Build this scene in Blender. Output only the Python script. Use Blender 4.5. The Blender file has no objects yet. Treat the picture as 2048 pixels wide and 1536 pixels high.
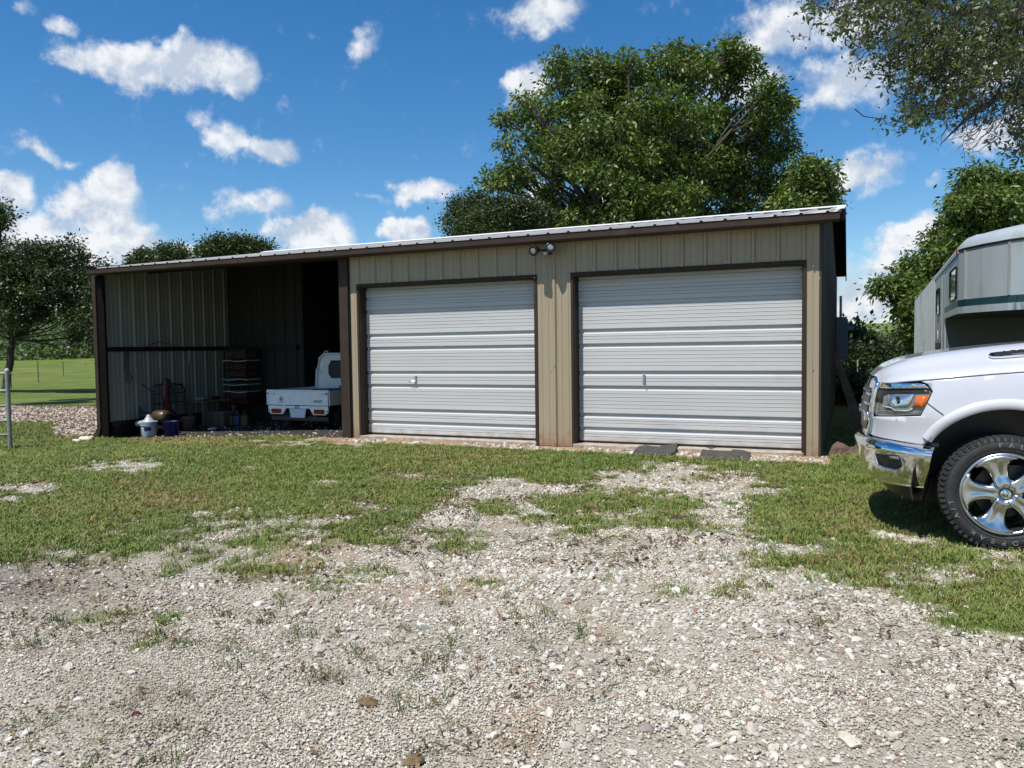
import bpy, bmesh, math, random
import numpy as np
from mathutils import Vector, Matrix, noise as mnoise
random.seed(7); rng = np.random.default_rng(7)
SC = bpy.context.scene; COL = SC.collection; PI = math.pi
# ---------------------------------------------------------------- camera
F = 1538.0; EYE = np.array([0, 0, 1.403])
_p = math.radians(2.6704); _r = math.radians(-0.7674)
_f = np.array([0, math.cos(_p), -math.sin(_p)]); _u = np.array([0, math.sin(_p), math.cos(_p)]); _x = np.array([1., 0, 0])
_R = np.array([math.cos(_r)*_x + math.sin(_r)*_u, -math.sin(_r)*_x + math.cos(_r)*_u, _f])
cd = bpy.data.cameras.new('camera'); cam = bpy.data.objects.new('camera', cd); COL.objects.link(cam)
cd.sensor_width = 36; cd.lens = 36*F/2048; cd.clip_start = .05; cd.clip_end = 3000
M = Matrix.Identity(4)
for i in range(3):
    M[i][0], M[i][1], M[i][2], M[i][3] = _R[0][i], _R[1][i], -_R[2][i], EYE[i]
cam.matrix_world = M; SC.camera = cam
# survey helpers: a sight line through the photograph meets a plane of the place
def ray(u, v): return np.array([(u-1024)/F, -(v-768)/F, 1.]) @ _R
def proj(P):
    q = (np.asarray(P, float)-EYE) @ _R.T
    return 1024+F*q[..., 0]/q[..., 2], 768-F*q[..., 1]/q[..., 2]
def atz(u, v, z):
    d = ray(u, v); return EYE + d*(z-EYE[2])/d[2]
def aty(u, v, Y):
    d = ray(u, v); return EYE + d*Y/d[1]
BA = math.radians(23.7335); BP = np.array([0, 11.638, 0])
BX = np.array([math.cos(BA), -math.sin(BA), 0]); BY = np.array([math.sin(BA), math.cos(BA), 0])
def wor(s, y, z=0.): return BP + s*BX + y*BY + np.array([0, 0, z])
def loc(P):
    q = np.asarray(P)-BP; return np.array([q@BX, q@BY, q[2]])
def onwall(u, v, y=0.):
    d = ray(u, v); o = loc(EYE); dl = np.array([d@BX, d@BY, d[2]]); return o+(y-o[1])/dl[1]*dl
# ---------------------------------------------------------------- world, sun, exposure
SUNV = np.array([-.759, -.758, 2.04]); SUNV /= np.linalg.norm(SUNV)
W = bpy.data.worlds.new('World'); SC.world = W; W.use_nodes = True
nt = W.node_tree; nt.nodes.clear()
def N(t, **k):
    n = nt.nodes.new(t)
    for a, b in k.items(): setattr(n, a, b)
    return n
def L(a, b): nt.links.new(a, b)
def vm(op, a, b=None):
    n = N('ShaderNodeVectorMath', operation=op)
    for i, q in enumerate((a, b)):
        if q is None: continue
        if isinstance(q, (tuple, list, np.ndarray)): n.inputs[i].default_value = tuple(float(c) for c in q)
        else: L(q, n.inputs[i])
    return n
def mt(op, a, b=None, c=None, clamp=False):
    n = N('ShaderNodeMath', operation=op); n.use_clamp = clamp
    for i, q in enumerate((a, b, c)):
        if q is None: continue
        if isinstance(q, (int, float)): n.inputs[i].default_value = q
        else: L(q, n.inputs[i])
    return n.outputs[0]
out = N('ShaderNodeOutputWorld'); bg = N('ShaderNodeBackground'); L(bg.outputs[0], out.inputs[0])
SKYS = .068; bg.inputs[1].default_value = SKYS
sky = N('ShaderNodeTexSky', sky_type='NISHITA'); sky.sun_disc = False
sky.sun_elevation = math.asin(SUNV[2]); sky.sun_rotation = math.radians(225)
sky.altitude = 100; sky.air_density = 1.0; sky.dust_density = .3; sky.ozone_density = 3.5
hs = N('ShaderNodeHueSaturation'); hs.inputs['Saturation'].default_value = 1.33; hs.inputs['Value'].default_value = 1.45; L(sky.outputs[0], hs.inputs['Color'])
tc = N('ShaderNodeTexCoord'); dirv = tc.outputs['Generated']
def fbm(scale, det, rough=.55, vec=None):
    n = N('ShaderNodeTexNoise'); n.inputs['Scale'].default_value = scale; n.inputs['Detail'].default_value = det; n.inputs['Roughness'].default_value = rough
    L(vec if vec is not None else dirv, n.inputs['Vector']); return n
n1 = fbm(9, 5); n2 = fbm(30, 9, .60); nw = fbm(5.5, 4)
sofs = vm('ADD', dirv, tuple(SUNV*.012)).outputs[0]; n2b = fbm(30, 9, .60, sofs); sofs2 = vm('ADD', dirv, tuple(SUNV*.03)).outputs[0]; n1b = fbm(9, 5, .55, sofs2)
w1 = vm('SUBTRACT', n1.outputs['Color'], (.5, .5, .5)); w1s = vm('SCALE', w1.outputs[0]); w1s.inputs['Scale'].default_value = .055
w2 = vm('SUBTRACT', n2.outputs['Color'], (.5, .5, .5)); w2s = vm('SCALE', w2.outputs[0]); w2s.inputs['Scale'].default_value = .035
dw = vm('ADD', vm('ADD', dirv, w1s.outputs[0]).outputs[0], w2s.outputs[0]).outputs[0]
# cumulus of the day: bearing in the photograph, half sizes, strength, tilt (deg)
CL = [(300,135,150,52,1.0,0),(390,110,75,45,.9,0),(180,120,70,32,.8,0),(470,150,42,48,.85,20),(115,52,32,17,.45,0),(25,20,30,20,.3,0),
 (455,280,60,30,.6,20),(530,305,62,26,.65,15),(95,298,42,20,.5,30),(150,318,34,13,.35,25),
 (30,385,45,44,1.0,0),(150,405,40,44,.85,0),(235,380,48,48,1.15,-30),(215,440,70,60,1.0,0),(60,460,120,50,.75,0),(130,520,210,60,1.0,0),(330,500,70,34,.9,0),(265,470,60,40,.9,0),
 (500,415,78,30,.5,0),(545,405,35,26,.4,0),(625,470,78,50,1.2,0),(655,500,60,40,1,0),(822,462,46,36,1.2,0),(858,380,62,30,.85,8),(750,392,40,12,.25,0),
 (725,88,48,26,.45,-35),(1080,22,98,40,.62,0),(1062,172,55,45,.85,-25),(1560,50,110,60,.7,0),(1700,30,130,55,.75,0),(1690,170,100,60,.62,0),(1620,205,60,35,.4,0),
 (1715,350,70,40,.7,0),(1812,478,72,42,1.0,-12),(1760,545,90,50,.55,-15),(1710,600,100,60,.7,0),(1860,355,24,20,.28,0),(1965,275,75,38,.7,0),(1950,110,130,80,.75,0),(2040,250,60,60,.6,0),
 (1230,395,60,40,.8,0),(1075,375,30,20,.7,0),(930,300,24,16,.15,0),(1480,170,90,70,.55,0),(60,560,200,60,.6,0),(110,690,220,40,.6,0),(1760,660,120,40,.5,0)]
Fm = None
for (u, v, ru, rv, st, tl) in CL:
    c = ray(u, v); dist = np.linalg.norm(c); c = c/dist
    a = np.cross(c, [0, 0, 1.]); a /= np.linalg.norm(a); b = np.cross(a, c); t = math.radians(tl)
    a, b = a*math.cos(t)-b*math.sin(t), a*math.sin(t)+b*math.cos(t)
    q = vm('SUBTRACT', dw, c).outputs[0]
    rx = 1.27*ru/F/dist; ry = 1.27*rv/F/dist
    cx = N('ShaderNodeCombineXYZ')
    L(vm('DOT_PRODUCT', q, a/rx).outputs['Value'], cx.inputs[0]); L(vm('DOT_PRODUCT', q, b/ry).outputs['Value'], cx.inputs[1]); L(vm('DOT_PRODUCT', q, c*3).outputs['Value'], cx.inputs[2])
    e = vm('LENGTH', cx.outputs[0]).outputs['Value']
    f = mt('MULTIPLY', mt('SUBTRACT', 1.0, e), st)
    if Fm is None: Fm = f
    else:
        n = N('ShaderNodeMath', operation='SMOOTH_MAX'); L(Fm, n.inputs[0]); L(f, n.inputs[1]); n.inputs[2].default_value = .12; Fm = n.outputs[0]
# the rest of the sky carries the same fair-weather cumulus
away = mt('MULTIPLY', mt('SUBTRACT', .74, vm('DOT_PRODUCT', dirv, _f).outputs['Value']), 4, clamp=True)
sep = N('ShaderNodeSeparateXYZ'); L(dirv, sep.inputs[0])
oth = mt('MULTIPLY', mt('SUBTRACT', mt('MULTIPLY', nw.outputs['Fac'], 1.0), .56), mt('MULTIPLY', away, 5.))
Fm = mt('MAXIMUM', Fm, oth)
dens = mt('ADD', Fm, mt('MULTIPLY', mt('SUBTRACT', n2.outputs['Fac'], .5), .85))
ss = N('ShaderNodeMapRange', interpolation_type='SMOOTHSTEP'); L(dens, ss.inputs[0]); ss.inputs[1].default_value = .06; ss.inputs[2].default_value = .50
shade = N('ShaderNodeMapRange'); L(mt('ADD', mt('MULTIPLY', mt('SUBTRACT', n1.outputs['Fac'], n1b.outputs['Fac']), 2.2), mt('ADD', mt('MULTIPLY', mt('SUBTRACT', n2.outputs['Fac'], n2b.outputs['Fac']), 2.0), mt('MULTIPLY', mt('SUBTRACT', n1.outputs['Fac'], .5), .9))), shade.inputs[0]); shade.inputs[1].default_value = -.30; shade.inputs[2].default_value = .26
cm = N('ShaderNodeMix', data_type='RGBA'); L(shade.outputs[0], cm.inputs['Factor']); cm.inputs[6].default_value = (6.0, 6.9, 8.3, 1); cm.inputs[7].default_value = (10.2, 10.4, 10.7, 1)
mx = N('ShaderNodeMix', data_type='RGBA'); L(mt('MULTIPLY', ss.outputs[0], .96), mx.inputs['Factor']); L(hs.outputs[0], mx.inputs[6]); L(cm.outputs[2], mx.inputs[7]); L(mx.outputs[2], bg.inputs[0])
sd = bpy.data.lights.new('sun', 'SUN'); sd.energy = 4.7; sd.angle = math.radians(.5); sd.color = (1, .96, .9)
so = bpy.data.objects.new('sun', sd); COL.objects.link(so); so.location = (-20, -20, 50)
so.rotation_euler = Vector(SUNV.tolist()).to_track_quat('Z', 'Y').to_euler()
SC.view_settings.view_transform = 'Standard'; SC.view_settings.look = 'None'; SC.view_settings.gamma = 1; SC.view_settings.use_curve_mapping = False
SC.view_settings.exposure = 0.42
SC.cycles.max_bounces = 8; SC.cycles.transparent_max_bounces = 8
# ---------------------------------------------------------------- materials
def mat(name, col, rough=.6, metal=0., var=.12, scale=6., bump=0., bscale=40., spec=.5, coat=0., dirt=None, dscale=1.5, dthr=.55, stretch=None, trans=0., splash=None):
    m = bpy.data.materials.new(name); m.use_nodes = True; t = m.node_tree; p = t.nodes['Principled BSDF']
    nn = t.nodes.new; ln = t.links.new
    tcn = nn('ShaderNodeTexCoord'); src = tcn.outputs['Object']
    if stretch:
        mp = nn('ShaderNodeMapping'); mp.inputs['Scale'].default_value = stretch; ln(src, mp.inputs[0]); src = mp.outputs[0]
    no = nn('ShaderNodeTexNoise'); no.inputs['Scale'].default_value = scale; no.inputs['Detail'].default_value = 6; ln(src, no.inputs[0])
    mr = nn('ShaderNodeMapRange'); mr.inputs[1].default_value = .3; mr.inputs[2].default_value = .7; mr.inputs[3].default_value = 1-var; mr.inputs[4].default_value = 1+var; ln(no.outputs['Fac'], mr.inputs[0])
    vmn = nn('ShaderNodeVectorMath'); vmn.operation = 'SCALE'; vmn.inputs[0].default_value = col[:3]; ln(mr.outputs[0], vmn.inputs['Scale'])
    last = vmn.outputs[0]
    if dirt:
        n2 = nn('ShaderNodeTexNoise'); n2.inputs['Scale'].default_value = dscale; n2.inputs['Detail'].default_value = 8; n2.inputs['Roughness'].default_value = .65; ln(src, n2.inputs[0])
        r2 = nn('ShaderNodeMapRange'); r2.inputs[1].default_value = dthr; r2.inputs[2].default_value = dthr+.15; ln(n2.outputs['Fac'], r2.inputs[0])
        mm = nn('ShaderNodeMix'); mm.data_type = 'RGBA'; ln(r2.outputs[0], mm.inputs[0]); ln(last, mm.inputs[6]); mm.inputs[7].default_value = (*dirt[:3], 1)
        last = mm.outputs[2]
    if splash:
        sp = nn('ShaderNodeSeparateXYZ'); ln(tcn.outputs['Object'], sp.inputs[0]); n5 = nn('ShaderNodeTexNoise'); n5.inputs['Scale'].default_value = 7; n5.inputs['Detail'].default_value = 8; ln(tcn.outputs['Object'], n5.inputs[0])
        m1 = nn('ShaderNodeMath'); m1.operation = 'MULTIPLY_ADD'; ln(n5.outputs['Fac'], m1.inputs[0]); m1.inputs[1].default_value = -splash[0]*2.4; ln(sp.outputs[2], m1.inputs[2])
        r5 = nn('ShaderNodeMapRange'); r5.inputs[1].default_value = -splash[0]*.35; r5.inputs[2].default_value = -splash[0]*1.5; r5.inputs[4].default_value = .75; ln(m1.outputs[0], r5.inputs[0])
        m5 = nn('ShaderNodeMix'); m5.data_type = 'RGBA'; ln(r5.outputs[0], m5.inputs[0]); ln(last, m5.inputs[6]); m5.inputs[7].default_value = (*splash[1], 1); last = m5.outputs[2]
    ln(last, p.inputs['Base Color'])
    p.inputs['Roughness'].default_value = rough; p.inputs['Metallic'].default_value = metal; p.inputs['Specular IOR Level'].default_value = spec; p.inputs['Coat Weight'].default_value = coat; p.inputs['Coat Roughness'].default_value = .05
    p.inputs['Transmission Weight'].default_value = trans
    if bump:
        nb = nn('ShaderNodeTexNoise'); nb.inputs['Scale'].default_value = bscale; nb.inputs['Detail'].default_value = 5; ln(src, nb.inputs[0])
        b = nn('ShaderNodeBump'); b.inputs['Strength'].default_value = bump; b.inputs['Distance'].default_value = .01; ln(nb.outputs['Fac'], b.inputs['Height']); ln(b.outputs[0], p.inputs['Normal'])
    return m
MT = {}
MT['tan'] = mat('tan_sheet', (.32, .262, .175), .42, var=.05, scale=3, bump=.12, bscale=3, dirt=(.17, .135, .09), dscale=1.2, dthr=.66, stretch=(1, 1, .25), splash=(.22, (.22, .13, .075)))
MT['brown'] = mat('brown_trim', (.036, .023, .016), .6, var=.12, scale=5, spec=.25, dirt=(.055, .04, .03), dscale=3)
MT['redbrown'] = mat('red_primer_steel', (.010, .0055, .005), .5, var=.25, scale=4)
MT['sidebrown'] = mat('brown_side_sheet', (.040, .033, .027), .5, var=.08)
MT['trailerwall'] = mat('trailer_wall_sheet', (.22, .24, .23), .5, var=.15, dirt=(.16, .17, .12), dscale=2, dthr=.5, stretch=(1, 1, .3))
MT['shadedark'] = mat('shade_black_trim', (.006, .0045, .004), .9, spec=.08)  # shade of the hollow post and roof overhang put into a near-black colour
MT['backs'] = mat('shade_dark_back_sheet', (.016, .016, .014), .6, var=.1)  # deep shade of the bay put into the colour; true sheet colour unknown
MT['inner'] = mat('liner_sheet', (.20, .205, .17), .55, var=.1, scale=2.5, stretch=(1, 1, .3))
MT['roof'] = mat('white_roof_sheet', (.45, .435, .41), .5, var=.08, scale=2, dirt=(.35, .33, .30), dscale=2.2, dthr=.62)
MT['ridge'] = mat('white_cap', (.78, .78, .76), .35, var=.04)
MT['door'] = mat('white_door_sheet', (.475, .475, .465), .45, var=.035, scale=1.5, bump=.1, bscale=2.0, dirt=(.40, .40, .385), dscale=2.4, dthr=.58, stretch=(.4, 1, 1.4), splash=(.12, (.30, .22, .15)))
MT['conc'] = mat('concrete', (.36, .31, .25), .9, var=.25, scale=9, bump=.5, bscale=30, dirt=(.22, .17, .12), dscale=5, dthr=.5)
MT['galv'] = mat('galvanised', (.42, .43, .44), .4, metal=.8, var=.15)
MT['black'] = mat('black_plastic', (.012, .012, .013), .35, var=.2)
MT['rubber'] = mat('rubber', (.022, .022, .022), .75, var=.35, scale=14, bump=.4, bscale=60)
MT['mat'] = mat('mat_rubber', (.045, .040, .038), .85, var=.35, scale=10, bump=.6, bscale=50, dirt=(.12, .09, .06), dscale=6, dthr=.6)
MT['lens'] = mat('lamp_glass', (.24, .24, .22), .25, var=.15, scale=60)
MT['white'] = mat('white_paint', (.78, .80, .79), .35, var=.05, dirt=(.45, .45, .42), dscale=4, dthr=.62)
MT['plate'] = mat('plate_white', (.55, .6, .66), .4, var=.05)
MT['redlens'] = mat('red_lens', (.28, .01, .008), .15, var=.1)
MT['amber'] = mat('amber_lens', (.55, .11, .01), .12, var=.15, scale=30, coat=1)
MT['pearl'] = mat('pearl_white_paint', (.50, .51, .54), .22, var=.012, coat=1.0, spec=.5)
MT['chrome'] = mat('chrome', (.82, .83, .84), .06, metal=1, var=.02)
MT['polish'] = mat('polished_alloy', (.60, .61, .62), .24, metal=1, var=.04)
MT['darkalloy'] = mat('dark_alloy', (.045, .047, .05), .3, metal=.6, var=.1)
MT['glass'] = mat('dark_glass', (.01, .012, .014), .04, var=.02, coat=1)
MT['dullglass'] = mat('dusty_glass', (.015, .017, .02), .5, var=.1)
MT['clear'] = mat('lamp_cover', (.13, .14, .135), .06, var=.25, scale=14, coat=1, stretch=(1, 1, 4))
MT['silver'] = mat('reflector_silver', (.7, .72, .75), .12, metal=.9, var=.2, scale=20)
MT['trailer'] = mat('trailer_sheet', (.40, .45, .47), .38, metal=.25, var=.08, scale=3, dirt=(.30, .31, .27), dscale=2.2, dthr=.52, stretch=(1, 1, .3))
MT['green'] = mat('dark_green_stripe', (.012, .045, .05), .4, var=.15)
MT['grey'] = mat('grey_box_paint', (.10, .125, .14), .45, var=.1)
MT['wood'] = mat('weathered_board', (.14, .10, .07), .8, var=.35, scale=5, bump=.4, stretch=(1, 1, .15))
MT['rust'] = mat('rusty_sheet', (.10, .058, .045), .85, var=.4, scale=12, bump=.4)
MT['stone'] = mat('pale_stone', (.52, .47, .38), .9, var=.25, scale=12, bump=.5)
MT['clay'] = mat('dung_brown', (.13, .085, .04), .95, var=.4, scale=30, bump=.9, bscale=60)
MT['bark'] = mat('bark', (.055, .043, .034), .95, var=.4, scale=8, bump=.8, bscale=20, stretch=(1, 1, .3))
MT['twig'] = mat('grey_twig', (.040, .031, .026), .9, var=.3)
MT['bucketw'] = mat('white_bucket', (.36, .40, .44), .4, var=.06)
MT['bucketb'] = mat('blue_bucket', (.005, .008, .09), .35, var=.1)
MT['yellow'] = mat('amber_tank', (.05, .03, .010), .4, var=.2)
MT['red'] = mat('dark_red_paint', (.07, .008, .008), .4, var=.2)
MT['tarp'] = mat('brown_blanket', (.055, .026, .015), .9, var=.4, scale=10, bump=.5)
MT['cream'] = mat('cream_shelf', (.36, .36, .33), .6, var=.1)
MT['tinc'] = mat('dusty_clutter', (.05, .045, .04), .8, var=.5, scale=10)
MT['gate'] = mat('grey_green_pipe', (.20, .235, .21), .45, var=.12, dirt=(.30, .30, .27), dscale=6)
MT['ink'] = mat('ink_black', (.01, .01, .012), .5)
MT['letter'] = mat('tyre_letter_white', (.26, .26, .26), .7)
MT['redink'] = mat('ink_red', (.30, .01, .02), .5)
def leafmat(name, c1, c2, c3, rough=.5, tr=.22):
    m = bpy.data.materials.new(name); m.use_nodes = True; t = m.node_tree; p = t.nodes['Principled BSDF']; o = t.nodes['Material Output']
    a = t.nodes.new('ShaderNodeAttribute'); a.attribute_name = 'rnd'
    r = t.nodes.new('ShaderNodeValToRGB'); t.links.new(a.outputs['Fac'], r.inputs[0])
    r.color_ramp.elements[0].color = (*c1, 1); r.color_ramp.elements[1].color = (*c3, 1); e = r.color_ramp.elements.new(.55); e.color = (*c2, 1)
    t.links.new(r.outputs[0], p.inputs['Base Color']); p.inputs['Roughness'].default_value = rough; p.inputs['Specular IOR Level'].default_value = .5
    tl = t.nodes.new('ShaderNodeBsdfTranslucent'); g = t.nodes.new('ShaderNodeVectorMath'); g.operation = 'MULTIPLY'; t.links.new(r.outputs[0], g.inputs[0]); g.inputs[1].default_value = (1.5, 1.7, .5); t.links.new(g.outputs[0], tl.inputs[0])
    ms = t.nodes.new('ShaderNodeMixShader'); ms.inputs[0].default_value = tr; t.links.new(p.outputs[0], ms.inputs[1]); t.links.new(tl.outputs[0], ms.inputs[2]); t.links.new(ms.outputs[0], o.inputs[0])
    return m
MT['leaf'] = leafmat('pecan_leaf', (.034, .062, .010), (.072, .115, .016), (.20, .25, .06))
MT['oak'] = leafmat('oak_leaf', (.018, .034, .009), (.034, .056, .014), (.09, .115, .036))
MT['live'] = leafmat('live_oak_leaf', (.030, .050, .012), (.058, .085, .022), (.15, .18, .06), tr=.28)
MT['wood_far'] = leafmat('hazed_wood_leaf', (.060, .095, .035), (.095, .145, .050), (.16, .20, .09))  # distance haze put into the leaf colour: lighter and bluer
def rndmat(name, stops, rough=.9, bump=0, area=None):
    m = bpy.data.materials.new(name); m.use_nodes = True; t = m.node_tree; p = t.nodes['Principled BSDF']
    a = t.nodes.new('ShaderNodeObjectInfo'); r = t.nodes.new('ShaderNodeValToRGB'); r.color_ramp.interpolation = 'LINEAR'; t.links.new(a.outputs['Random'], r.inputs[0])
    while len(r.color_ramp.elements) < len(stops): r.color_ramp.elements.new(.5)
    for e, (pos, c) in zip(r.color_ramp.elements, stops): e.position = pos; e.color = (*c, 1)
    no = t.nodes.new('ShaderNodeTexNoise'); no.inputs['Scale'].default_value = 2.5; tcn = t.nodes.new('ShaderNodeTexCoord'); t.links.new(tcn.outputs['Object'], no.inputs[0])
    mr = t.nodes.new('ShaderNodeMapRange'); mr.inputs[1].default_value = .3; mr.inputs[2].default_value = .7; mr.inputs[3].default_value = .82; mr.inputs[4].default_value = 1.12; t.links.new(no.outputs['Fac'], mr.inputs[0])
    g = t.nodes.new('ShaderNodeVectorMath'); g.operation = 'SCALE'; t.links.new(r.outputs[0], g.inputs[0]); t.links.new(mr.outputs[0], g.inputs['Scale']); t.links.new(g.outputs[0], p.inputs['Base Color'])
    if area:
        last = g.outputs[0]
        for (sc, lo, hi, col, am) in area:
            n4 = t.nodes.new('ShaderNodeTexNoise'); n4.inputs['Scale'].default_value = sc; n4.inputs['Detail'].default_value = 4; t.links.new(a.outputs['Location'], n4.inputs[0])
            r4 = t.nodes.new('ShaderNodeMapRange'); r4.inputs[1].default_value = lo; r4.inputs[2].default_value = hi; r4.inputs[4].default_value = am; t.links.new(n4.outputs['Fac'], r4.inputs[0])
            m4 = t.nodes.new('ShaderNodeMix'); m4.data_type = 'RGBA'; t.links.new(r4.outputs[0], m4.inputs[0]); t.links.new(last, m4.inputs[6]); m4.inputs[7].default_value = (*col, 1); last = m4.outputs[2]
        t.links.new(last, p.inputs['Base Color'])
    p.inputs['Roughness'].default_value = rough; p.inputs['Specular IOR Level'].default_value = .25
    return m
MT['pebble'] = rndmat('limestone_pebble', [(0, (.27, .23, .17)), (.3, (.43, .38, .305)), (.65, (.54, .50, .42)), (.92, (.66, .64, .57)), (.96, (.30, .27, .24)), (.98, (.14, .10, .08)), (1, (.28, .11, .06))], area=[(.8, .48, .68, (.30, .26, .20), .65), (2.6, .55, .75, (.22, .17, .12), .55)])
MT['rock'] = rndmat('limestone_rock', [(0, (.28, .245, .19)), (.45, (.43, .395, .33)), (.92, (.57, .55, .50)), (.945, (.26, .23, .21)), (1, (.24, .12, .07))], area=[(1.1, .5, .72, (.36, .33, .28), .5)])
MT['blade'] = rndmat('grass_blade', [(0, (.100, .145, .026)), (.5, (.148, .200, .038)), (.87, (.215, .25, .065)), (1, (.32, .29, .13))], .6, area=[(.9, .54, .76, (.17, .205, .04), .5), (2.3, .58, .78, (.16, .13, .06), .5), (.6, .50, .7, (.075, .14, .02), .6)])
MT['weed'] = rndmat('weed_blade', [(0, (.05, .08, .015)), (.6, (.085, .12, .025)), (1, (.20, .16, .07))], .6)
MT['blade_dry'] = rndmat('dry_blade', [(0, (.20, .15, .07)), (.6, (.32, .22, .10)), (1, (.12, .12, .04))], .8)
MT['litter'] = rndmat('dry_litter', [(0, (.05, .035, .022)), (.5, (.12, .082, .05)), (.88, (.23, .17, .09)), (1, (.15, .06, .03))], .8)
MT['chip'] = rndmat('wood_chip', [(0, (.20, .145, .11)), (.4, (.38, .30, .235)), (.8, (.52, .44, .36)), (1, (.60, .55, .48))], .9)
# ---------------------------------------------------------------- mesh helpers
class MB:
    def __init__(s): s.v = []; s.f = []
    def add(s, vs, fs):
        o = len(s.v); s.v += [tuple(map(float, p)) for p in vs]; s.f += [tuple(i+o for i in f) for f in fs]; return s
    def box(s, x0, x1, y0, y1, z0, z1):
        return s.add([(x0,y0,z0),(x1,y0,z0),(x1,y1,z0),(x0,y1,z0),(x0,y0,z1),(x1,y0,z1),(x1,y1,z1),(x0,y1,z1)], [(3,2,1,0),(4,5,6,7),(0,1,5,4),(1,2,6,5),(2,3,7,6),(3,0,4,7)])
    def tube(s, pts, r, n=8, cap=True):
        pts = [Vector(p) for p in pts]; R = [float(q) for q in r] if isinstance(r, (list, tuple)) else [float(r)]*len(pts); rings = []
        up = Vector((0, 0, 1)); 
        for i, p in enumerate(pts):
            d = (pts[min(i+1, len(pts)-1)]-pts[max(i-1, 0)]).normalized()
            a = d.cross(up if abs(d.z) < .95 else Vector((1, 0, 0))).normalized(); b = d.cross(a)
            rings.append([p+R[i]*(math.cos(2*PI*k/n)*a+math.sin(2*PI*k/n)*b) for k in range(n)])
        vs = [q for r_ in rings for q in r_]; fs = [(i*n+k, i*n+(k+1) % n, (i+1)*n+(k+1) % n, (i+1)*n+k) for i in range(len(pts)-1) for k in range(n)]
        if cap: fs += [tuple(range(n))[::-1], tuple((len(pts)-1)*n+k for k in range(n))]
        return s.add(vs, fs)
    def lathe(s, prof, c=(0, 0, 0), axis='z', n=24):
        vs = []; m = len(prof)
        for k in range(n):
            a = 2*PI*k/n
            for (r, h) in prof:
                x, y = r*math.cos(a), r*math.sin(a)
                p = (x, y, h) if axis == 'z' else ((x, h, y) if axis == 'y' else (h, x, y))
                vs.append((p[0]+c[0], p[1]+c[1], p[2]+c[2]))
        return s.add(vs, [(k*m+i, ((k+1) % n)*m+i, ((k+1) % n)*m+i+1, k*m+i+1) for k in range(n) for i in range(m-1)])
    def prism(s, poly, axis, a, b):
        n = len(poly)
        def mk(p, h): return (h, p[0], p[1]) if axis == 'x' else ((p[0], h, p[1]) if axis == 'y' else (p[0], p[1], h))
        return s.add([mk(p, a) for p in poly]+[mk(p, b) for p in poly], [tuple(range(n)), tuple(range(n, 2*n))[::-1]]+[(i, (i+1) % n, (i+1) % n+n, i+n) for i in range(n)])
    def grid(s, P):
        m, n = len(P), len(P[0])
        return s.add([q for r in P for q in r], [(i*n+j, i*n+j+1, (i+1)*n+j+1, (i+1)*n+j) for i in range(m-1) for j in range(n-1)])
    def obj(s, name, m, parent=None, smooth=False, bevel=0, solid=0, sub=0):
        me = bpy.data.meshes.new(name); me.from_pydata(s.v, [], s.f); me.validate()
        bm = bmesh.new(); bm.from_mesh(me); bmesh.ops.recalc_face_normals(bm, faces=bm.faces)
        if bevel: bmesh.ops.bevel(bm, geom=[e for e in bm.edges if len(e.link_faces) == 2 and e.calc_face_angle(0) > .5], offset=bevel, segments=1, affect='EDGES')
        bm.to_mesh(me); bm.free()
        me.materials.append(MT[m] if isinstance(m, str) else m)
        o = bpy.data.objects.new(name, me); COL.objects.link(o)
        if parent: o.parent = parent
        if smooth:
            for p in me.polygons: p.use_smooth = True
        if solid: q = o.modifiers.new('s', 'SOLIDIFY'); q.thickness = solid; q.offset = -1
        if sub: q = o.modifiers.new('u', 'SUBSURF'); q.levels = sub; q.render_levels = sub
        return o
def tag(o, label=None, cat=None, group=None, kind=None):
    if label: o['label'] = label
    if cat: o['category'] = cat
    if group: o['group'] = group
    if kind: o['kind'] = kind
    return o
def thing(name, label, cat, p=(0, 0, 0), rz=0., group=None, kind=None):
    o = bpy.data.objects.new(name, None); COL.objects.link(o); o.location = tuple(map(float, p)); o.rotation_euler = (0, 0, rz); o.empty_display_size = .2
    return tag(o, label, cat, group, kind)
def text(name, s, size, m, parent, mw, ext=.002, outline=0, shear=0., sx=1.):
    c = bpy.data.curves.new(name, 'FONT'); c.body = s; c.size = size; c.align_x = 'CENTER'; c.align_y = 'CENTER'; c.shear = shear
    if outline: c.fill_mode = 'NONE'; c.bevel_depth = outline; c.bevel_resolution = 0; c.offset = -outline
    else: c.extrude = ext
    c.resolution_u = 3
    o = bpy.data.objects.new('tmp', c); COL.objects.link(o); bpy.context.view_layer.update()
    me = bpy.data.meshes.new_from_object(o.evaluated_get(bpy.context.evaluated_depsgraph_get())); bpy.data.objects.remove(o)
    me.transform(Matrix.Diagonal((sx, 1, 1, 1))); me.transform(mw); me.materials.clear(); me.materials.append(MT[m]); me.name = name
    q = bpy.data.objects.new(name, me); COL.objects.link(q); q.parent = parent; return q
def frame(o, x, y, z=None):
    x = Vector(x).normalized(); y = Vector(y).normalized(); z = x.cross(y)
    return Matrix(((x.x, y.x, z.x, o[0]), (x.y, y.y, z.y, o[1]), (x.z, y.z, z.z, o[2]), (0, 0, 0, 1)))
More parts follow.
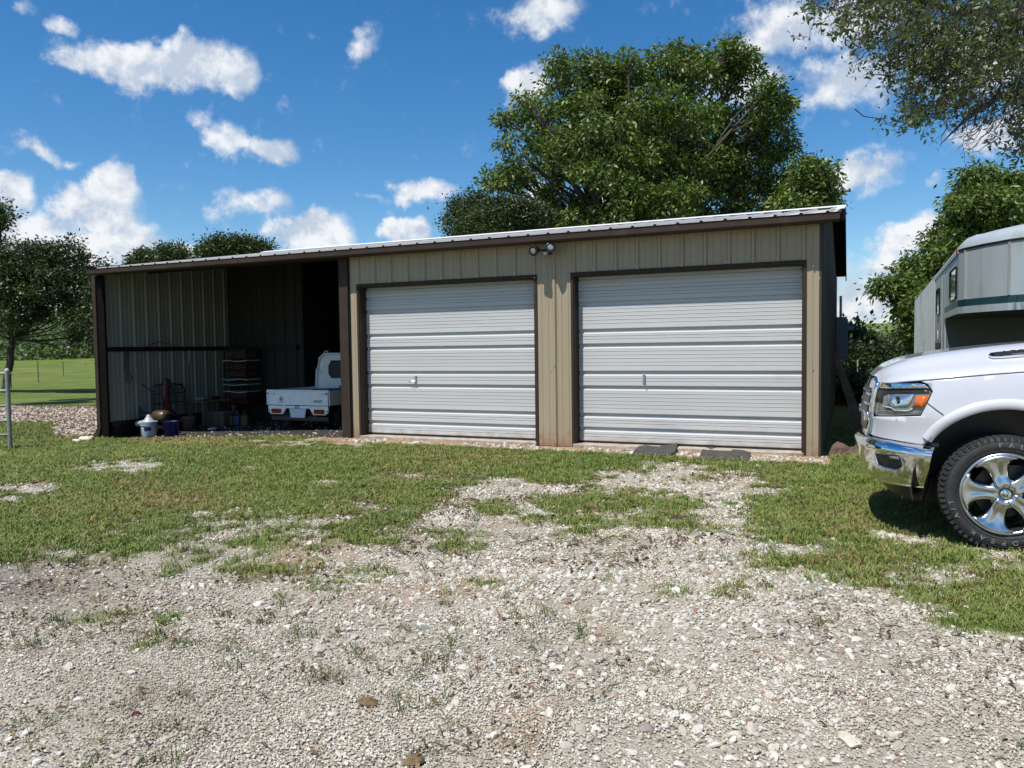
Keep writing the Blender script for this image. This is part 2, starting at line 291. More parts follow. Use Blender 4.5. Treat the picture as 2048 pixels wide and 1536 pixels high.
# value noise for the lie of the land and the ground cover
_T = rng.random((256, 256))
def vn(x, y):
    xi = np.floor(x).astype(int); yi = np.floor(y).astype(int); fx = x-xi; fy = y-yi; fx = fx*fx*(3-2*fx); fy = fy*fy*(3-2*fy)
    g = lambda i, j: _T[(xi+i) % 256, (yi+j) % 256]
    return (g(0,0)*(1-fx)+g(1,0)*fx)*(1-fy)+(g(0,1)*(1-fx)+g(1,1)*fx)*fy
def fb(x, y, o=4):
    s = 0; a = .5
    for i in range(o): s = s+a*vn(x*2**i+17*i, y*2**i+31*i); a *= .5
    return s/(1-.5**o)
def sst(x, a, b):
    t = np.clip((x-a)/(b-a), 0, 1); return t*t*(3-2*t)
def gz(x, y, micro=True):
    x = np.asarray(x, float); y = np.asarray(y, float); qx = x-BP[0]; qy = y-BP[1]
    s = qx*BX[0]+qy*BX[1]; b = qx*BY[0]+qy*BY[1]
    z = -.06-.235*sst(-s, 2.6, 9.2)*sst(b, -9, -1)
    z = z+.07*sst(b, .3, 2.5)*sst(-s, 2.6, 9)*(b < 12)
    dist = np.hypot(x, y); z = z+.9*sst(y, 48, 110)*sst(-x, -10, 30)+7.5*sst(dist, 120, 260)
    if micro:
        near = 1-sst(dist, 18, 40)
        z = z+near*(.05*(fb(x*.45, y*.45, 3)-.5)*(1-sst(b, -1.2, -.1))+.012*(fb(x*3, y*3, 3)-.5))+.25*(fb(x*.03, y*.03, 3)-.5)*sst(dist, 25, 70)
    return z
# ---------------------------------------------------------------- ground cover maps (where turf, gravel, soil and chips lie)
VB = np.array([(-400,1125),(0,1112),(200,1100),(300,1078),(420,1046),(560,1036),(640,1046),(760,1066),(830,1052),(880,1016),(960,990),(1050,978),(1110,992),(1180,985),(1250,1000),(1330,1012),(1430,1000),(1500,1045),(1570,1068),(1700,1086),(1850,1105),(2048,1128),(2500,1180)], float)
GB = [(1330,962,125,26,1.1),(1480,985,80,24,.9),(1150,1000,130,30,.55),(1040,985,90,16,.5),(1400,945,150,18,.6),(660,968,62,9,.75),(800,955,120,10,.5),(1000,962,60,10,.5),(265,930,90,15,1.1),(180,936,60,8,.6),(40,984,80,22,1.15),(500,941,14,7,.6),(435,958,16,6,.5),(930,925,55,6,.45),(390,985,12,5,.5),(720,1010,40,8,.4),(560,962,10,6,.5),(350,1000,20,6,.3),(760,1020,60,12,.5),(900,985,40,12,.5),(1120,915,40,8,.35),(640,890,130,8,1.0),(520,884,60,5,.6)]
TB = [(1700,1125,110,28,.55),(1960,1150,130,34,.55),(2010,1225,90,36,.95),(1900,1190,90,24,.5),(1130,1012,80,18,.42),(1230,1004,90,18,.48),(1080,1030,50,14,.36),(1000,1020,70,16,.32),(1320,1050,60,14,.3),(1180,1065,60,14,.35),(900,1080,80,18,.3),(560,1078,150,22,.30),(700,1075,80,16,.34),(460,1135,150,30,.22),(620,1160,130,26,.2),(260,1240,130,30,.16),(300,1300,100,26,.14),(1160,1040,60,14,.35),(1300,1030,40,10,.3),(1560,1130,60,18,.35),(1750,1165,60,16,.3),(960,1165,60,16,.2),(1490,1185,50,16,.22),(1340,1190,40,14,.2),(1250,1170,50,12,.18),(1650,1080,110,12,.4),(1380,1060,60,12,.2)]
def cover(x, y):
    """grass, soil, dark-soil, chips and coarse-gravel amounts at ground points"""
    x = np.asarray(x, float); y = np.asarray(y, float); z = gz(x, y, False)
    P = np.stack([x, y, z], -1)
    q = (P-EYE) @ _R.T; ok = q[..., 2] > .8; w = np.where(ok, q[..., 2], 1)
    u = np.clip(1024+F*q[..., 0]/w, -700, 2700); v = 768-F*q[..., 1]/w
    big = fb(x*.9+3, y*.9, 4)-.5; sm = fb(x*4.3, y*4.3, 3)-.5
    vb = np.interp(u, VB[:, 0], VB[:, 1])
    sc = np.clip((v-700)/300, .15, 2)                 # a fixed width on the ground looks wider close by
    md = fb(x*2.1+50, y*2.1, 3)-.5; g = np.clip((vb-v)/(46*sc)+.5+big*1.0+sm*1.4+md*2.0*np.exp(-((v-vb)/60)**2), 0, 1)
    for (cu, cv, ru, rv, s) in GB:
        g = g-s*np.exp(-(((u-cu)/ru)**2+((v-cv)/rv)**2)*.8)*(1+sm*2.2)*1.1
    for (cu, cv, ru, rv, s) in TB:
        g = np.maximum(g, np.clip(s*1.6*np.exp(-(((u-cu)/ru)**2+((v-cv)/rv)**2)*.7)*(1+sm*4+big*2), 0, 1))
    g = g*(.80+.9*(fb(x*1.7+9, y*1.7, 4)-.33))
    qx = x-BP[0]; qy = y-BP[1]; s = qx*BX[0]+qy*BX[1]; b = qx*BY[0]+qy*BY[1]
    strip = sst(b+.14*sm+.16*big, -.78, -.52)*(b < .4)*(s > -9.0)*(s < 4.5)
    strip = strip*(1-.75*sst(-s, 3.3, 4.2)*(1-sst(b, -.12, .12)))
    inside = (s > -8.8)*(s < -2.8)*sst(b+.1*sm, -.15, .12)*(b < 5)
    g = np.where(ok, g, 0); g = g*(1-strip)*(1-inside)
    soil = np.clip(strip*1.2+.55*sst(fb(x*1.3+40, y*1.3+7, 4), .55, .72)*sst(fb(x*.6, y*.6+5, 2), .35, .6), 0, 1)
    chips = ((v > 815+(u < 115)*0-8*big)*(v < np.where(u < 108, 846+12*sm, 874+10*sm))*(u < 215)*(u > -300)*ok)
    chips = chips*1.0*(b > -1.5)
    g = g*(1-chips)
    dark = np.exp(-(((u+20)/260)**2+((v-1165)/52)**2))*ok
    coarse = .22+.65*np.exp(-(((u-1350)/560)**2+((v-1190)/150)**2))+.45*np.exp(-(((u-1900)/300)**2+((v-1330)/130)**2))+.5*(v < 1040)
    coarse = coarse+1.2*(fb(x*1.1+70, y*1.1, 3)-.5)
    dry = np.clip(1.5*np.exp(-(((u-320)/70)**2+((v-884)/10)**2))+.8*np.exp(-(((u-480)/150)**2+((v-890)/10)**2))+1.6*(fb(x*.8+20, y*.8+60, 4)-.56)+.5*np.exp(-(((u-330)/200)**2+((v-1040)/60)**2)), 0, 1)
    far = np.hypot(x, y) > 26
    g = np.where(far & ~(chips > 0), 1, g)
    return dict(grass=np.clip(g, 0, 1), soil=soil, chips=chips*1., dark=dark, coarse=np.clip(coarse, 0, 1.3), dry=dry, u=u, v=v, s=s, b=b, inside=inside)
def axis(fine0, fine1, step, far0, far1, k=1.13):
    a = list(np.arange(fine0, fine1, step)); d = step; p = fine1
    while p < far1: a.append(p); d *= k; p += d
    a.append(far1); d = step; p = fine0-step; pre = []
    while p > far0: pre.append(p); d *= k; p -= d
    pre.append(far0); return np.array(pre[::-1]+a)
gx = axis(-12, 8, .07, -700, 700); gy = axis(1.2, 17, .055, -80, 900)
X, Y = np.meshgrid(gx, gy); CV = cover(X, Y)
Z = gz(X, Y); Z = Z+(1-CV['grass'])*(np.hypot(X, Y) < 20)*.014*(fb(X*9, Y*9, 3)-.5)+CV['grass']*.012*(np.hypot(X, Y) < 25)
Z = Z-.02*CV['dark']
ny, nx = X.shape
co = np.stack([X, Y, Z], -1).reshape(-1, 3); idx = np.arange(ny*nx).reshape(ny, nx)
fc = np.stack([idx[:-1, :-1], idx[:-1, 1:], idx[1:, 1:], idx[1:, :-1]], -1).reshape(-1, 4)
def npmesh(name, co, fc, m, parent=None, smooth=False, attrs=None, dom='POINT'):
    me = bpy.data.meshes.new(name); k = fc.shape[1]
    me.vertices.add(len(co)); me.vertices.foreach_set('co', np.ascontiguousarray(co, np.float32).ravel())
    me.loops.add(fc.size); me.loops.foreach_set('vertex_index', np.ascontiguousarray(fc, np.int32).ravel())
    me.polygons.add(len(fc)); me.polygons.foreach_set('loop_start', np.arange(0, fc.size, k, dtype=np.int32))
    me.update(calc_edges=True)
    if smooth: me.polygons.foreach_set('use_smooth', np.ones(len(fc), bool))
    for a, val in (attrs or {}).items():
        at = me.attributes.new(a, 'FLOAT', dom); at.data.foreach_set('value', np.ascontiguousarray(val, np.float32).ravel())
    me.materials.append(MT[m] if isinstance(m, str) else m)
    o = bpy.data.objects.new(name, me); COL.objects.link(o)
    if parent: o.parent = parent
    return o
gm = bpy.data.materials.new('ground_cover'); gm.use_nodes = True; t = gm.node_tree; p = t.nodes['Principled BSDF']
def gn(ty, **k):
    n = t.nodes.new(ty)
    for a, b in k.items(): setattr(n, a, b)
    return n
def attr(a): n = gn('ShaderNodeAttribute'); n.attribute_name = a; return n.outputs['Fac']
def noise(sc, det=5, ro=.6):
    n = gn('ShaderNodeTexNoise'); n.inputs['Scale'].default_value = sc; n.inputs['Detail'].default_value = det; n.inputs['Roughness'].default_value = ro; t.links.new(tcg.outputs['Object'], n.inputs[0]); return n.outputs['Fac']
def ramp(f, *st):
    r = gn('ShaderNodeValToRGB'); t.links.new(f, r.inputs[0])
    while len(r.color_ramp.elements) < len(st): r.color_ramp.elements.new(.5)
    for e, (q, c) in zip(r.color_ramp.elements, st): e.position = q; e.color = (*c, 1)
    return r.outputs[0]
def mixc(f, a, b):
    n = gn('ShaderNodeMix', data_type='RGBA'); t.links.new(f, n.inputs[0]); t.links.new(a, n.inputs[6]); t.links.new(b, n.inputs[7]); return n.outputs[2]
def gmath(op, a, b, cl=False):
    n = gn('ShaderNodeMath', operation=op); n.use_clamp = cl
    for i, q in enumerate((a, b)):
        if isinstance(q, (int, float)): n.inputs[i].default_value = q
        else: t.links.new(q, n.inputs[i])
    return n.outputs[0]
tcg = gn('ShaderNodeTexCoord')
vor = gn('ShaderNodeTexVoronoi'); vor.inputs['Scale'].default_value = 95; t.links.new(tcg.outputs['Object'], vor.inputs[0])
sv = gn('ShaderNodeSeparateColor'); t.links.new(vor.outputs['Color'], sv.inputs[0])
grit = ramp(sv.outputs[0], (0, (.21, .18, .135)), (.45, (.36, .325, .26)), (.8, (.48, .445, .37)), (1, (.58, .55, .48)))
patch = ramp(noise(.9, 4), (.3, (.47, .42, .345)), (.7, (.30, .255, .195)))
gr = mixc(gmath('MULTIPLY', noise(3.0, 6), .8), grit, patch)
earth = ramp(noise(14, 6), (.3, (.22, .11, .055)), (.5, (.36, .215, .125)), (.72, (.42, .35, .27)))
gr = mixc(attr('soil'), gr, earth)
turf = ramp(noise(30, 6, .7), (.25, (.08, .095, .025)), (.5, (.125, .145, .038)), (.75, (.20, .185, .08)))
far_turf = ramp(noise(.35, 7, .6), (.3, (.075, .115, .020)), (.5, (.105, .150, .028)), (.72, (.17, .185, .05)))
dist = gn('ShaderNodeVectorMath', operation='LENGTH'); t.links.new(tcg.outputs['Object'], dist.inputs[0])
fa = gn('ShaderNodeMapRange'); t.links.new(dist.outputs['Value'], fa.inputs[0]); fa.inputs[1].default_value = 13; fa.inputs[2].default_value = 24
turf = mixc(fa.outputs[0], turf, far_turf)
straw = ramp(noise(40, 5), (.3, (.18, .12, .05)), (.7, (.36, .25, .12)))
turf = mixc(gmath('MULTIPLY', attr('dry'), .8), turf, straw)
gc = mixc(gmath('MULTIPLY', gmath('ADD', attr('grass'), gmath('MULTIPLY', gmath('SUBTRACT', noise(22, 5), .5), .9)), 1.25, True), gr, turf)
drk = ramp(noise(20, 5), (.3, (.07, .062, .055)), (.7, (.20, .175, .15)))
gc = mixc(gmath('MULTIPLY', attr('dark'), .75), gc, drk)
chp = ramp(noise(45, 4, .8), (.3, (.20, .14, .11)), (.55, (.38, .29, .24)), (.75, (.56, .48, .42)))
gc = mixc(attr('chips'), gc, chp)
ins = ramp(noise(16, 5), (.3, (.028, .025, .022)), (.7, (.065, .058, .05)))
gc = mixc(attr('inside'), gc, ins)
t.links.new(gc, p.inputs['Base Color']); p.inputs['Roughness'].default_value = .95; p.inputs['Specular IOR Level'].default_value = .15
bmp = gn('ShaderNodeBump'); bmp.inputs['Distance'].default_value = .012; bmp.inputs['Strength'].default_value = .8
hh = gmath('ADD', gmath('MULTIPLY', vor.outputs['Distance'], -1.2), noise(60, 6, .75)); t.links.new(hh, bmp.inputs['Height']); t.links.new(bmp.outputs[0], p.inputs['Normal'])
MT['ground'] = gm
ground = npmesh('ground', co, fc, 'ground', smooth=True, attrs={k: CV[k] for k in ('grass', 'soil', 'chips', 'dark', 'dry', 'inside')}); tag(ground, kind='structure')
tag(ground, 'white gravel yard with patchy green grass running out to the pasture')
# ---------------------------------------------------------------- scattered cover
def protos(name, objs):
    c = bpy.data.collections.new(name)
    for o in objs: c.objects.link(o); COL.objects.unlink(o)
    return c
def scatter(name, pts, rot, scl, idx, coll, label, cat):
    me = bpy.data.meshes.new(name); me.vertices.add(len(pts)); me.vertices.foreach_set('co', np.ascontiguousarray(pts, np.float32).ravel())
    a = me.attributes.new('rot', 'FLOAT_VECTOR', 'POINT'); a.data.foreach_set('vector', np.ascontiguousarray(rot, np.float32).ravel())
    a = me.attributes.new('scl', 'FLOAT', 'POINT'); a.data.foreach_set('value', np.ascontiguousarray(scl, np.float32))
    a = me.attributes.new('pid', 'INT', 'POINT'); a.data.foreach_set('value', np.ascontiguousarray(idx, np.int32))
    o = bpy.data.objects.new(name, me); COL.objects.link(o); tag(o, label, cat, kind='stuff')
    g = bpy.data.node_groups.new(name, 'GeometryNodeTree'); g.interface.new_socket('Geometry', in_out='INPUT', socket_type='NodeSocketGeometry'); g.interface.new_socket('Geometry', in_out='OUTPUT', socket_type='NodeSocketGeometry')
    n = g.nodes.new; gi = n('NodeGroupInput'); go = n('NodeGroupOutput'); ip = n('GeometryNodeInstanceOnPoints'); ci = n('GeometryNodeCollectionInfo'); ci.inputs['Collection'].default_value = coll; ci.inputs['Separate Children'].default_value = True; ci.inputs['Reset Children'].default_value = True
    def na(nm, ty): q = n('GeometryNodeInputNamedAttribute'); q.data_type = ty; q.inputs['Name'].default_value = nm; return next(s for s in q.outputs if s.enabled and s.name == 'Attribute')
    l = g.links.new; l(gi.outputs[0], ip.inputs['Points']); l(ci.outputs[0], ip.inputs['Instance']); ip.inputs['Pick Instance'].default_value = True
    l(na('pid', 'INT'), ip.inputs['Instance Index']); er = n('FunctionNodeEulerToRotation'); l(na('rot', 'FLOAT_VECTOR'), er.inputs[0]); l(er.outputs[0], ip.inputs['Rotation']); l(na('scl', 'FLOAT'), ip.inputs['Scale']); l(ip.outputs[0], go.inputs[0])
    md = o.modifiers.new('scatter', 'NODES'); md.node_group = g; return o
def stone(name, sub, m, flat=.62, rough=.22, sd=0):
    bm = bmesh.new(); bmesh.ops.create_icosphere(bm, subdivisions=sub, radius=1)
    for v in bm.verts:
        n_ = mnoise.noise(v.co*1.1+Vector((sd*7.1, 0, 3)))+.5*mnoise.noise(v.co*2.7+Vector((sd*3.3, 9, 3)))
        v.co *= 1+rough*1.6*n_; v.co.z *= flat; v.co.x *= 1.25
    # broken facets
    for k in range(3):
        r = random.Random(sd*10+k); d = Vector((r.gauss(0, 1), r.gauss(0, 1), r.gauss(0, .6))).normalized(); h = .68
        for v in bm.verts:
            e = v.co.dot(d)-h
            if e > 0: v.co -= d*e*.9
    me = bpy.data.meshes.new(name); bm.to_mesh(me); bm.free(); me.materials.append(MT[m]); o = bpy.data.objects.new(name, me); COL.objects.link(o); return o
pc = protos('pebble_kinds', [stone('pebble_kind', 1, 'pebble', .65, .24, i) for i in range(5)])
rc = protos('rock_kinds', [stone('rock_kind', 2, 'rock', .62, .26, i+20) for i in range(6)])
def wedge(n, y0, y1, pad=1.2, power=1.):
    n = int(n*1.35)
    """random ground points between two distances, across the yard"""
    y = y0+(y1-y0)*rng.random(n)**power; k0 = .80; x = (rng.random(n)*2-1)*(k0*y+pad); keep = rng.random(n) < (k0*y+pad)/(k0*y1+pad); return x[keep], y[keep]
def drop(x, y, sink, sz): return np.stack([x, y, gz(x, y)+.006-sink*sz], -1)
def rots(n, tilt=.5): return np.stack([rng.normal(0, tilt, n), rng.normal(0, tilt, n), rng.random(n)*6.283], -1)
px, py, ps = [], [], []
for (n, y0, y1, lo, hi) in ((125000, 2.0, 4.2, .003, .0072), (85000, 4.0, 7.0, .005, .0105), (30000, 6.6, 10.8, .010, .018)):
    x, y = wedge(n, y0, y1); px.append(x); py.append(y); ps.append(lo+(hi-lo)*rng.random(len(x))**1.6)
px, py, ps = map(np.concatenate, (px, py, ps)); c = cover(px, py)
k = rng.random(len(px)) < np.clip(1.05-c['grass']*1.45, 0.05, 1)*(1-.8*c['chips'])*(c['b'] < .1)*(1-.55*c['dark'])*(.22+.78*sst(fb(px*1.6, py*1.6, 3), .34, .56))
px, py, ps = px[k], py[k], ps[k]
scatter('fine_gravel', drop(px, py, .1, ps), rots(len(px)), ps, rng.integers(0, 5, len(px)), pc, 'fine pale limestone grit spread over the yard', 'gravel')
px, py, ps = [], [], []
for (n, y0, y1, lo, hi) in ((17000, 2.0, 5.0, .008, .021), (18000, 4.8, 8.0, .009, .024), (9000, 7.8, 11.8, .012, .026)):
    x, y = wedge(n, y0, y1); px.append(x); py.append(y); ps.append(lo+(hi-lo)*rng.random(len(x))**3.2)
px, py, ps = map(np.concatenate, (px, py, ps)); c = cover(px, py)
k = rng.random(len(px)) < np.clip(1.0-c['grass']*1.2, .06, 1)*np.clip(c['coarse'], .08, 1)*(1-.8*c['chips'])*(c['b'] < -.25)*(1-.6*c['dark'])
px, py, ps = px[k], py[k], ps[k]
scatter('coarse_gravel', drop(px, py, .12, ps), rots(len(px), .4), ps, rng.integers(0, 6, len(px)), rc, 'coarse white limestone gravel lying over the yard', 'gravel')
x, y = wedge(2600, 2.0, 7.4); c = cover(x, y); cl = fb(x*1.3+31, y*1.9, 3); k = (rng.random(len(x)) < .9*sst(cl, .46, .64)*np.clip(c['coarse']+.15, 0, 1)+.02)*(c['grass'] < .6)*(c['dark'] < .5); x, y = x[k], y[k]; ps = .014+.020*rng.random(len(x))**2.4
scatter('loose_stones', drop(x, y, .1, ps), rots(len(x), .4), ps, rng.integers(0, 6, len(x)), rc, 'larger loose white stones clustered on the gravel', 'stones')
# rubble strip at the foot of the shed and the stones inside the open bay
n = 1100; s_ = -3.6+8.0*rng.random(n); b_ = -.06-.42*rng.random(n); P = np.array([wor(a, b) for a, b in zip(s_, b_)]); ps = .008+.03*rng.random(n)**3; kk = fb(s_*2.2, b_*3, 3) > .47
P, ps = P[kk], ps[kk]; scatter('rubble', drop(P[:, 0], P[:, 1], .1, ps), rots(len(P), .4), ps, rng.integers(0, 6, len(P)), rc, 'broken white stone scattered along the foot of the roll-up doors', 'rubble')
def tuft(name, nb, h, spread, m, lean=.5, w=.0035):
    mb = MB()
    for i in range(nb):
        a = random.random()*6.28; r = spread*random.random()**.7; bx, by = r*math.cos(a), r*math.sin(a); hh = h*(.5+.7*random.random()); d = random.random()*6.28; le = lean*hh*random.random()*1.6
        dx, dy = math.cos(d), math.sin(d); pxx, pyy = -dy*w, dx*w
        mb.add([(bx-pxx, by-pyy, -.005), (bx+pxx, by+pyy, -.005), (bx+dx*le*.35+pxx*.8, by+dy*le*.35+pyy*.8, hh*.6), (bx+dx*le*.35-pxx*.8, by+dy*le*.35-pyy*.8, hh*.6), (bx+dx*le, by+dy*le, hh)], [(0, 1, 2, 3), (3, 2, 4)])
    return mb.obj(name, m)
tk = protos('turf_kinds', [tuft('turf_kind_a', 18, .030, .06, 'blade', 1.2, .0028), tuft('turf_kind_b', 20, .023, .07, 'blade', 1.6, .0028), tuft('turf_kind_c', 16, .038, .06, 'blade', 1.1, .0028), tuft('turf_kind_d', 14, .03, .06, 'blade_dry', 1.2)])
px, py, pw = [], [], []
for (n, y0, y1, lo, hi) in ((22000, 2.2, 5.2, .5, 1.1), (42000, 5.0, 8.4, .6, 1.2), (66000, 8.0, 13.5, .8, 1.35)):
    x, y = wedge(n, y0, y1); px.append(x); py.append(y); pw.append(lo+(hi-lo)*rng.random(len(x)))
n = 52000; x = -16+12*rng.random(n); y = 10+14*rng.random(n); px.append(x); py.append(y); pw.append(1.0+.8*rng.random(n))
px, py, pw = map(np.concatenate, (px, py, pw)); c = cover(px, py)
k = (rng.random(len(px)) < np.clip(c['grass']*1.25-.12, 0, .95))*(1-c['inside'] > .5)*((c['b'] < -.02)+(c['s'] < -9.1)+(c['s'] > 4.45) > 0)
px, py, pw, dr = px[k], py[k], pw[k], c['dry'][k]; ii = rng.integers(0, 3, len(px)); ii = np.where(rng.random(len(px)) < .06+.75*dr, 3, ii)
scatter('turf', drop(px, py, 0, pw*0), rots(len(px), .12), pw, ii, tk, 'short mown green grass in front of the metal shed', 'grass')
wk = protos('weed_kinds', [tuft('weed_kind_a', 11, .07, .03, 'weed', 1.7, .0017), tuft('weed_kind_b', 15, .045, .045, 'weed', 2.0, .0018)])
n = 420; x, y = wedge(n*7, 2.6, 8.5); c = cover(x, y); cl = fb(x*1.2+5, y*1.2, 3)
k = (c['grass'] < .5)*(rng.random(len(x)) < .32*sst(cl, .45, .60)+.03); x, y = x[k], y[k]; x = np.concatenate([x, x+rng.normal(0, .05, len(x))]); y = np.concatenate([y, y+rng.normal(0, .05, len(y))])
scatter('weeds', drop(x, y, 0, x*0), rots(len(x), .15), .5+.7*rng.random(len(x)), rng.integers(0, 2, len(x)), wk, 'thin grass weeds sprouting through the gravel', 'weeds')
def sliver(name, l, w_, m):
    mb = MB(); P = [[(-l/2+l*i/4, (j-.5)*w_*math.sin(PI*(i+.4)/4.8)*2, .006*math.sin(i*1.3)+.004*j) for j in range(2)] for i in range(5)]; mb.grid(P); return mb.obj(name, m, solid=0)
lk = protos('litter_kinds', [sliver('litter_kind_a', .035, .007, 'litter'), sliver('litter_kind_b', .07, .003, 'litter'), sliver('litter_kind_c', .02, .009, 'litter')])
x, y = wedge(30000, 2.1, 9); c = cover(x, y); cl = .5*fb(x*1.4+11, y*1.4+3, 3)+.5*fb(x*1.1+y*.5+60, y*3.6-x*.9+3, 3); k = (rng.random(len(x)) < .03+.85*sst(cl, .50, .62))*(c['grass'] < .8); x, y = x[k], y[k]; pw = (.5+.85*rng.random(len(x)))*np.clip(y/4.5, .8, 1.4)
P = drop(x, y, 0, x*0); P[:, 2] += .012
scatter('leaf_litter', P, rots(len(x), .25), pw, rng.integers(0, 3, len(x)), lk, 'dry brown leaves, straw and twigs on the gravel', 'litter')
ck = protos('chip_kinds', [sliver('chip_kind_a', .06, .022, 'chip'), sliver('chip_kind_b', .10, .018, 'chip'), stone('chip_kind_c', 1, 'chip', .35, .2, 50)])
bpy.data.objects['chip_kind_c'].data.transform(Matrix.Scale(.02, 4))
n = 60000; x = -17+12*rng.random(n); y = 11+13*rng.random(n); c = cover(x, y); k = (c['chips'] > .5)*(c['s'] < -9.05); x, y = x[k], y[k]; P = drop(x, y, 0, x*0); P[:, 2] += .02
scatter('wood_chips', P, rots(len(x), .5), .6+.8*rng.random(len(x)), rng.integers(0, 3, len(x)), ck, 'pinkish wood chips spread in a band left of the shed', 'wood chips')
n = 500; s_ = -8.6+5.6*rng.random(n); b_ = .1+3*rng.random(n)**1.5; P = np.array([wor(a, b) for a, b in zip(s_, b_)]); ps = .008+.016*rng.random(n)**2
scatter('bay_gravel', drop(P[:, 0], P[:, 1], .1, ps), rots(n, .4), ps, rng.integers(0, 5, n), pc, 'loose stones on the shaded floor of the open bay', 'gravel')
# a few lumps that stand out in the yard
def lump(name, label, cat, u, v, r, m, sd, flat=.5):
    P = atz(u, v, -.05); o = stone(name, 3, m, flat, .25, sd); o.data.transform(Matrix.Diagonal((r*1.3, r, r, 1))); z = float(gz(P[0], P[1])); o.location = (P[0], P[1], z+r*.3); o.rotation_euler = (0, 0, sd); return tag(o, label, cat)
lump('dirt_clod', 'brown round clod on the gravel right of the lower centre', 'clod', 735, 1406, .032, 'clay', 3)
lump('dirt_clod', 'larger brown clod at the very bottom edge of the gravel yard', 'clod', 832, 1526, .03, 'clay', 4)
lump('limestone_rock', 'fist-sized white limestone rock low in the gravel near the bottom', 'rock', 1700, 1487, .035, 'stone', 8)
lump('brick_fragment', 'small red brick fragment in the gravel at the lower left', 'brick fragment', 272, 1427, .018, 'red', 9)
def woodlump(name, label, u0, v0, u1, v1, r, m):
    A = atz(u0, v0, -.29); B = atz(u1, v1, -.27); mb = MB(); n = 7; pts = [A+(B-A)*i/(n-1)+np.array([0, 0, r*.6]) for i in range(n)]; mb.tube(pts, [r*(.55+.45*math.sin(1+i*1.1)**2) for i in range(n)], 9); return tag(mb.obj(name, m, smooth=True), label, 'stone')
woodlump('pale_stone', 'long pale green-white stone on the grass left of the downspout', 163, 884, 183, 883, .075, 'stone')
woodlump('flat_stone', 'small tan stone at the left end of the pale stone', 149, 885, 159, 886, .05, 'stone')
# ---------------------------------------------------------------- the metal shed
shed = thing('metal_shed', 'long tan metal shed with two white roll-up doors and an open bay', 'shed', BP, -BA)
RP = .312; PH = .700
def sheet(name, x0, x1, z0, z1, m, y=0., sgn=-1, parent=None, ph=PH, minor=True, along='x', const=0., z1f=None, label=None):
    """one ribbed sheet; sgn: which way the ribs stand"""
    xs = {x0, x1}; k0 = math.floor((x0-ph)/RP)-1; k1 = math.ceil((x1-ph)/RP)+1
    def h(x):
        d = abs((x-ph+RP/2) % RP-RP/2)
        if d < .014: return .03
        if d < .034: return .03*(.034-d)/.02
        if minor:
            for c in (.104,):
                e = abs(d-c)
                if e < .006: return .006
                if e < .014: return .006*(.014-e)/.008
        return 0.
    for k in range(k0, k1+1):
        for o in (-.118, -.110, -.098, -.090, -.034, -.014, .014, .034, .090, .098, .110, .118):
            q = ph+k*RP+o
            if x0 < q < x1: xs.add(q)
    xs = sorted(xs); P = []
    for zz in (0, 1):
        row = []
        for x in xs:
            z = (z0 if zz == 0 else (z1f(x) if z1f else z1)); d = y+sgn*h(x)
            row.append((x, d, z) if along == 'x' else (const+sgn*h(x), x, z))
        P.append(row)
    o = MB().grid(P).obj(name, m, parent or shed)
    if label: o['label'] = label
    return o
def sheets(name, x0, x1, z0, z1, m, **k):
    x = x0
    w = 3*RP; st = PH+math.floor((x0-PH)/w)*w+.05
    cuts = [x0]+[st+i*w for i in range(60) if x0+.08 < st+i*w < x1-.08]+[x1]
    for a, b in zip(cuts[:-1], cuts[1:]): sheet(name, a, b-.0015, z0, z1, m, **k)
D = [(-2.775, .428), (.957, 4.166)]       # outer edges of the two door trims
ZT = 2.482; ZW = 2.96
sheets('wall_panel', -2.913, D[0][0], -.053, ZT, 'tan'); sheets('wall_panel', D[0][1], D[1][0], -.053, ZT, 'tan'); sheets('wall_panel', D[1][1], 4.32, -.053, ZT, 'tan')
sheets('header_panel', -2.913, 4.32, ZT+.0015, ZW, 'tan')
for (a, b) in D:
    MB().box(a, a+.040, -.018, .0, -.06, ZT).box(a+.0005, a+.054, .0, .20, -.058, ZT-.003).obj('door_jamb', 'brown', shed)
    MB().box(b-.040, b, -.018, .0, -.06, ZT).box(b-.054, b-.0005, .0, .20, -.058, ZT-.003).obj('door_jamb', 'brown', shed)
    MB().box(a-.0, b+.0, -.020, .0, ZT-.042, ZT+.004).box(a+.055, b-.055, .0, .2, ZT-.052, ZT-.004).obj('door_header', 'brown', shed)
    o = MB().box(a-.0, b+.0, -.030, -.020, ZT-.006, ZT+.006).obj('drip_edge', 'brown', shed)
MB().box(-2.913, -2.78, -.03, -.0, -.075, -.054).obj('base_trim', 'galv', shed); MB().box(4.165, 4.33, -.03, -.0, -.075, -.054).obj('base_trim', 'galv', shed)
# screws
def screw(s, z): MB().lathe([(0, -.006), (.008, -.006), (.010, 0)], (s, -.034, z), 'y', 6).obj('screw', 'galv', shed)
for s, z in ((.66, 2.44), (.40, 2.44), (.63, 1.13), (.70, 1.13), (4.24, 1.13), (4.25, 2.4), (-2.86, 1.0), (-2.4, 2.52), (-1.78, 2.52), (-1.16, 2.52), (-.54, 2.52), (.08, 2.52), (1.3, 2.52), (1.92, 2.52), (2.55, 2.52), (3.17, 2.52), (3.8, 2.52), (.62, -.0), (.68, 0.)): screw(s, z)
# slab and sills
MB().box(-2.75, .40, -.05, 9.5, -.25, -.012).obj('concrete_slab', 'conc', shed, bevel=.006); MB().box(.98, 4.14, -.05, 9.5, -.25, -.010).obj('concrete_slab', 'conc', shed, bevel=.006)
MB().box(.40, .98, .02, 9.5, -.25, -.016).obj('concrete_slab', 'conc', shed)
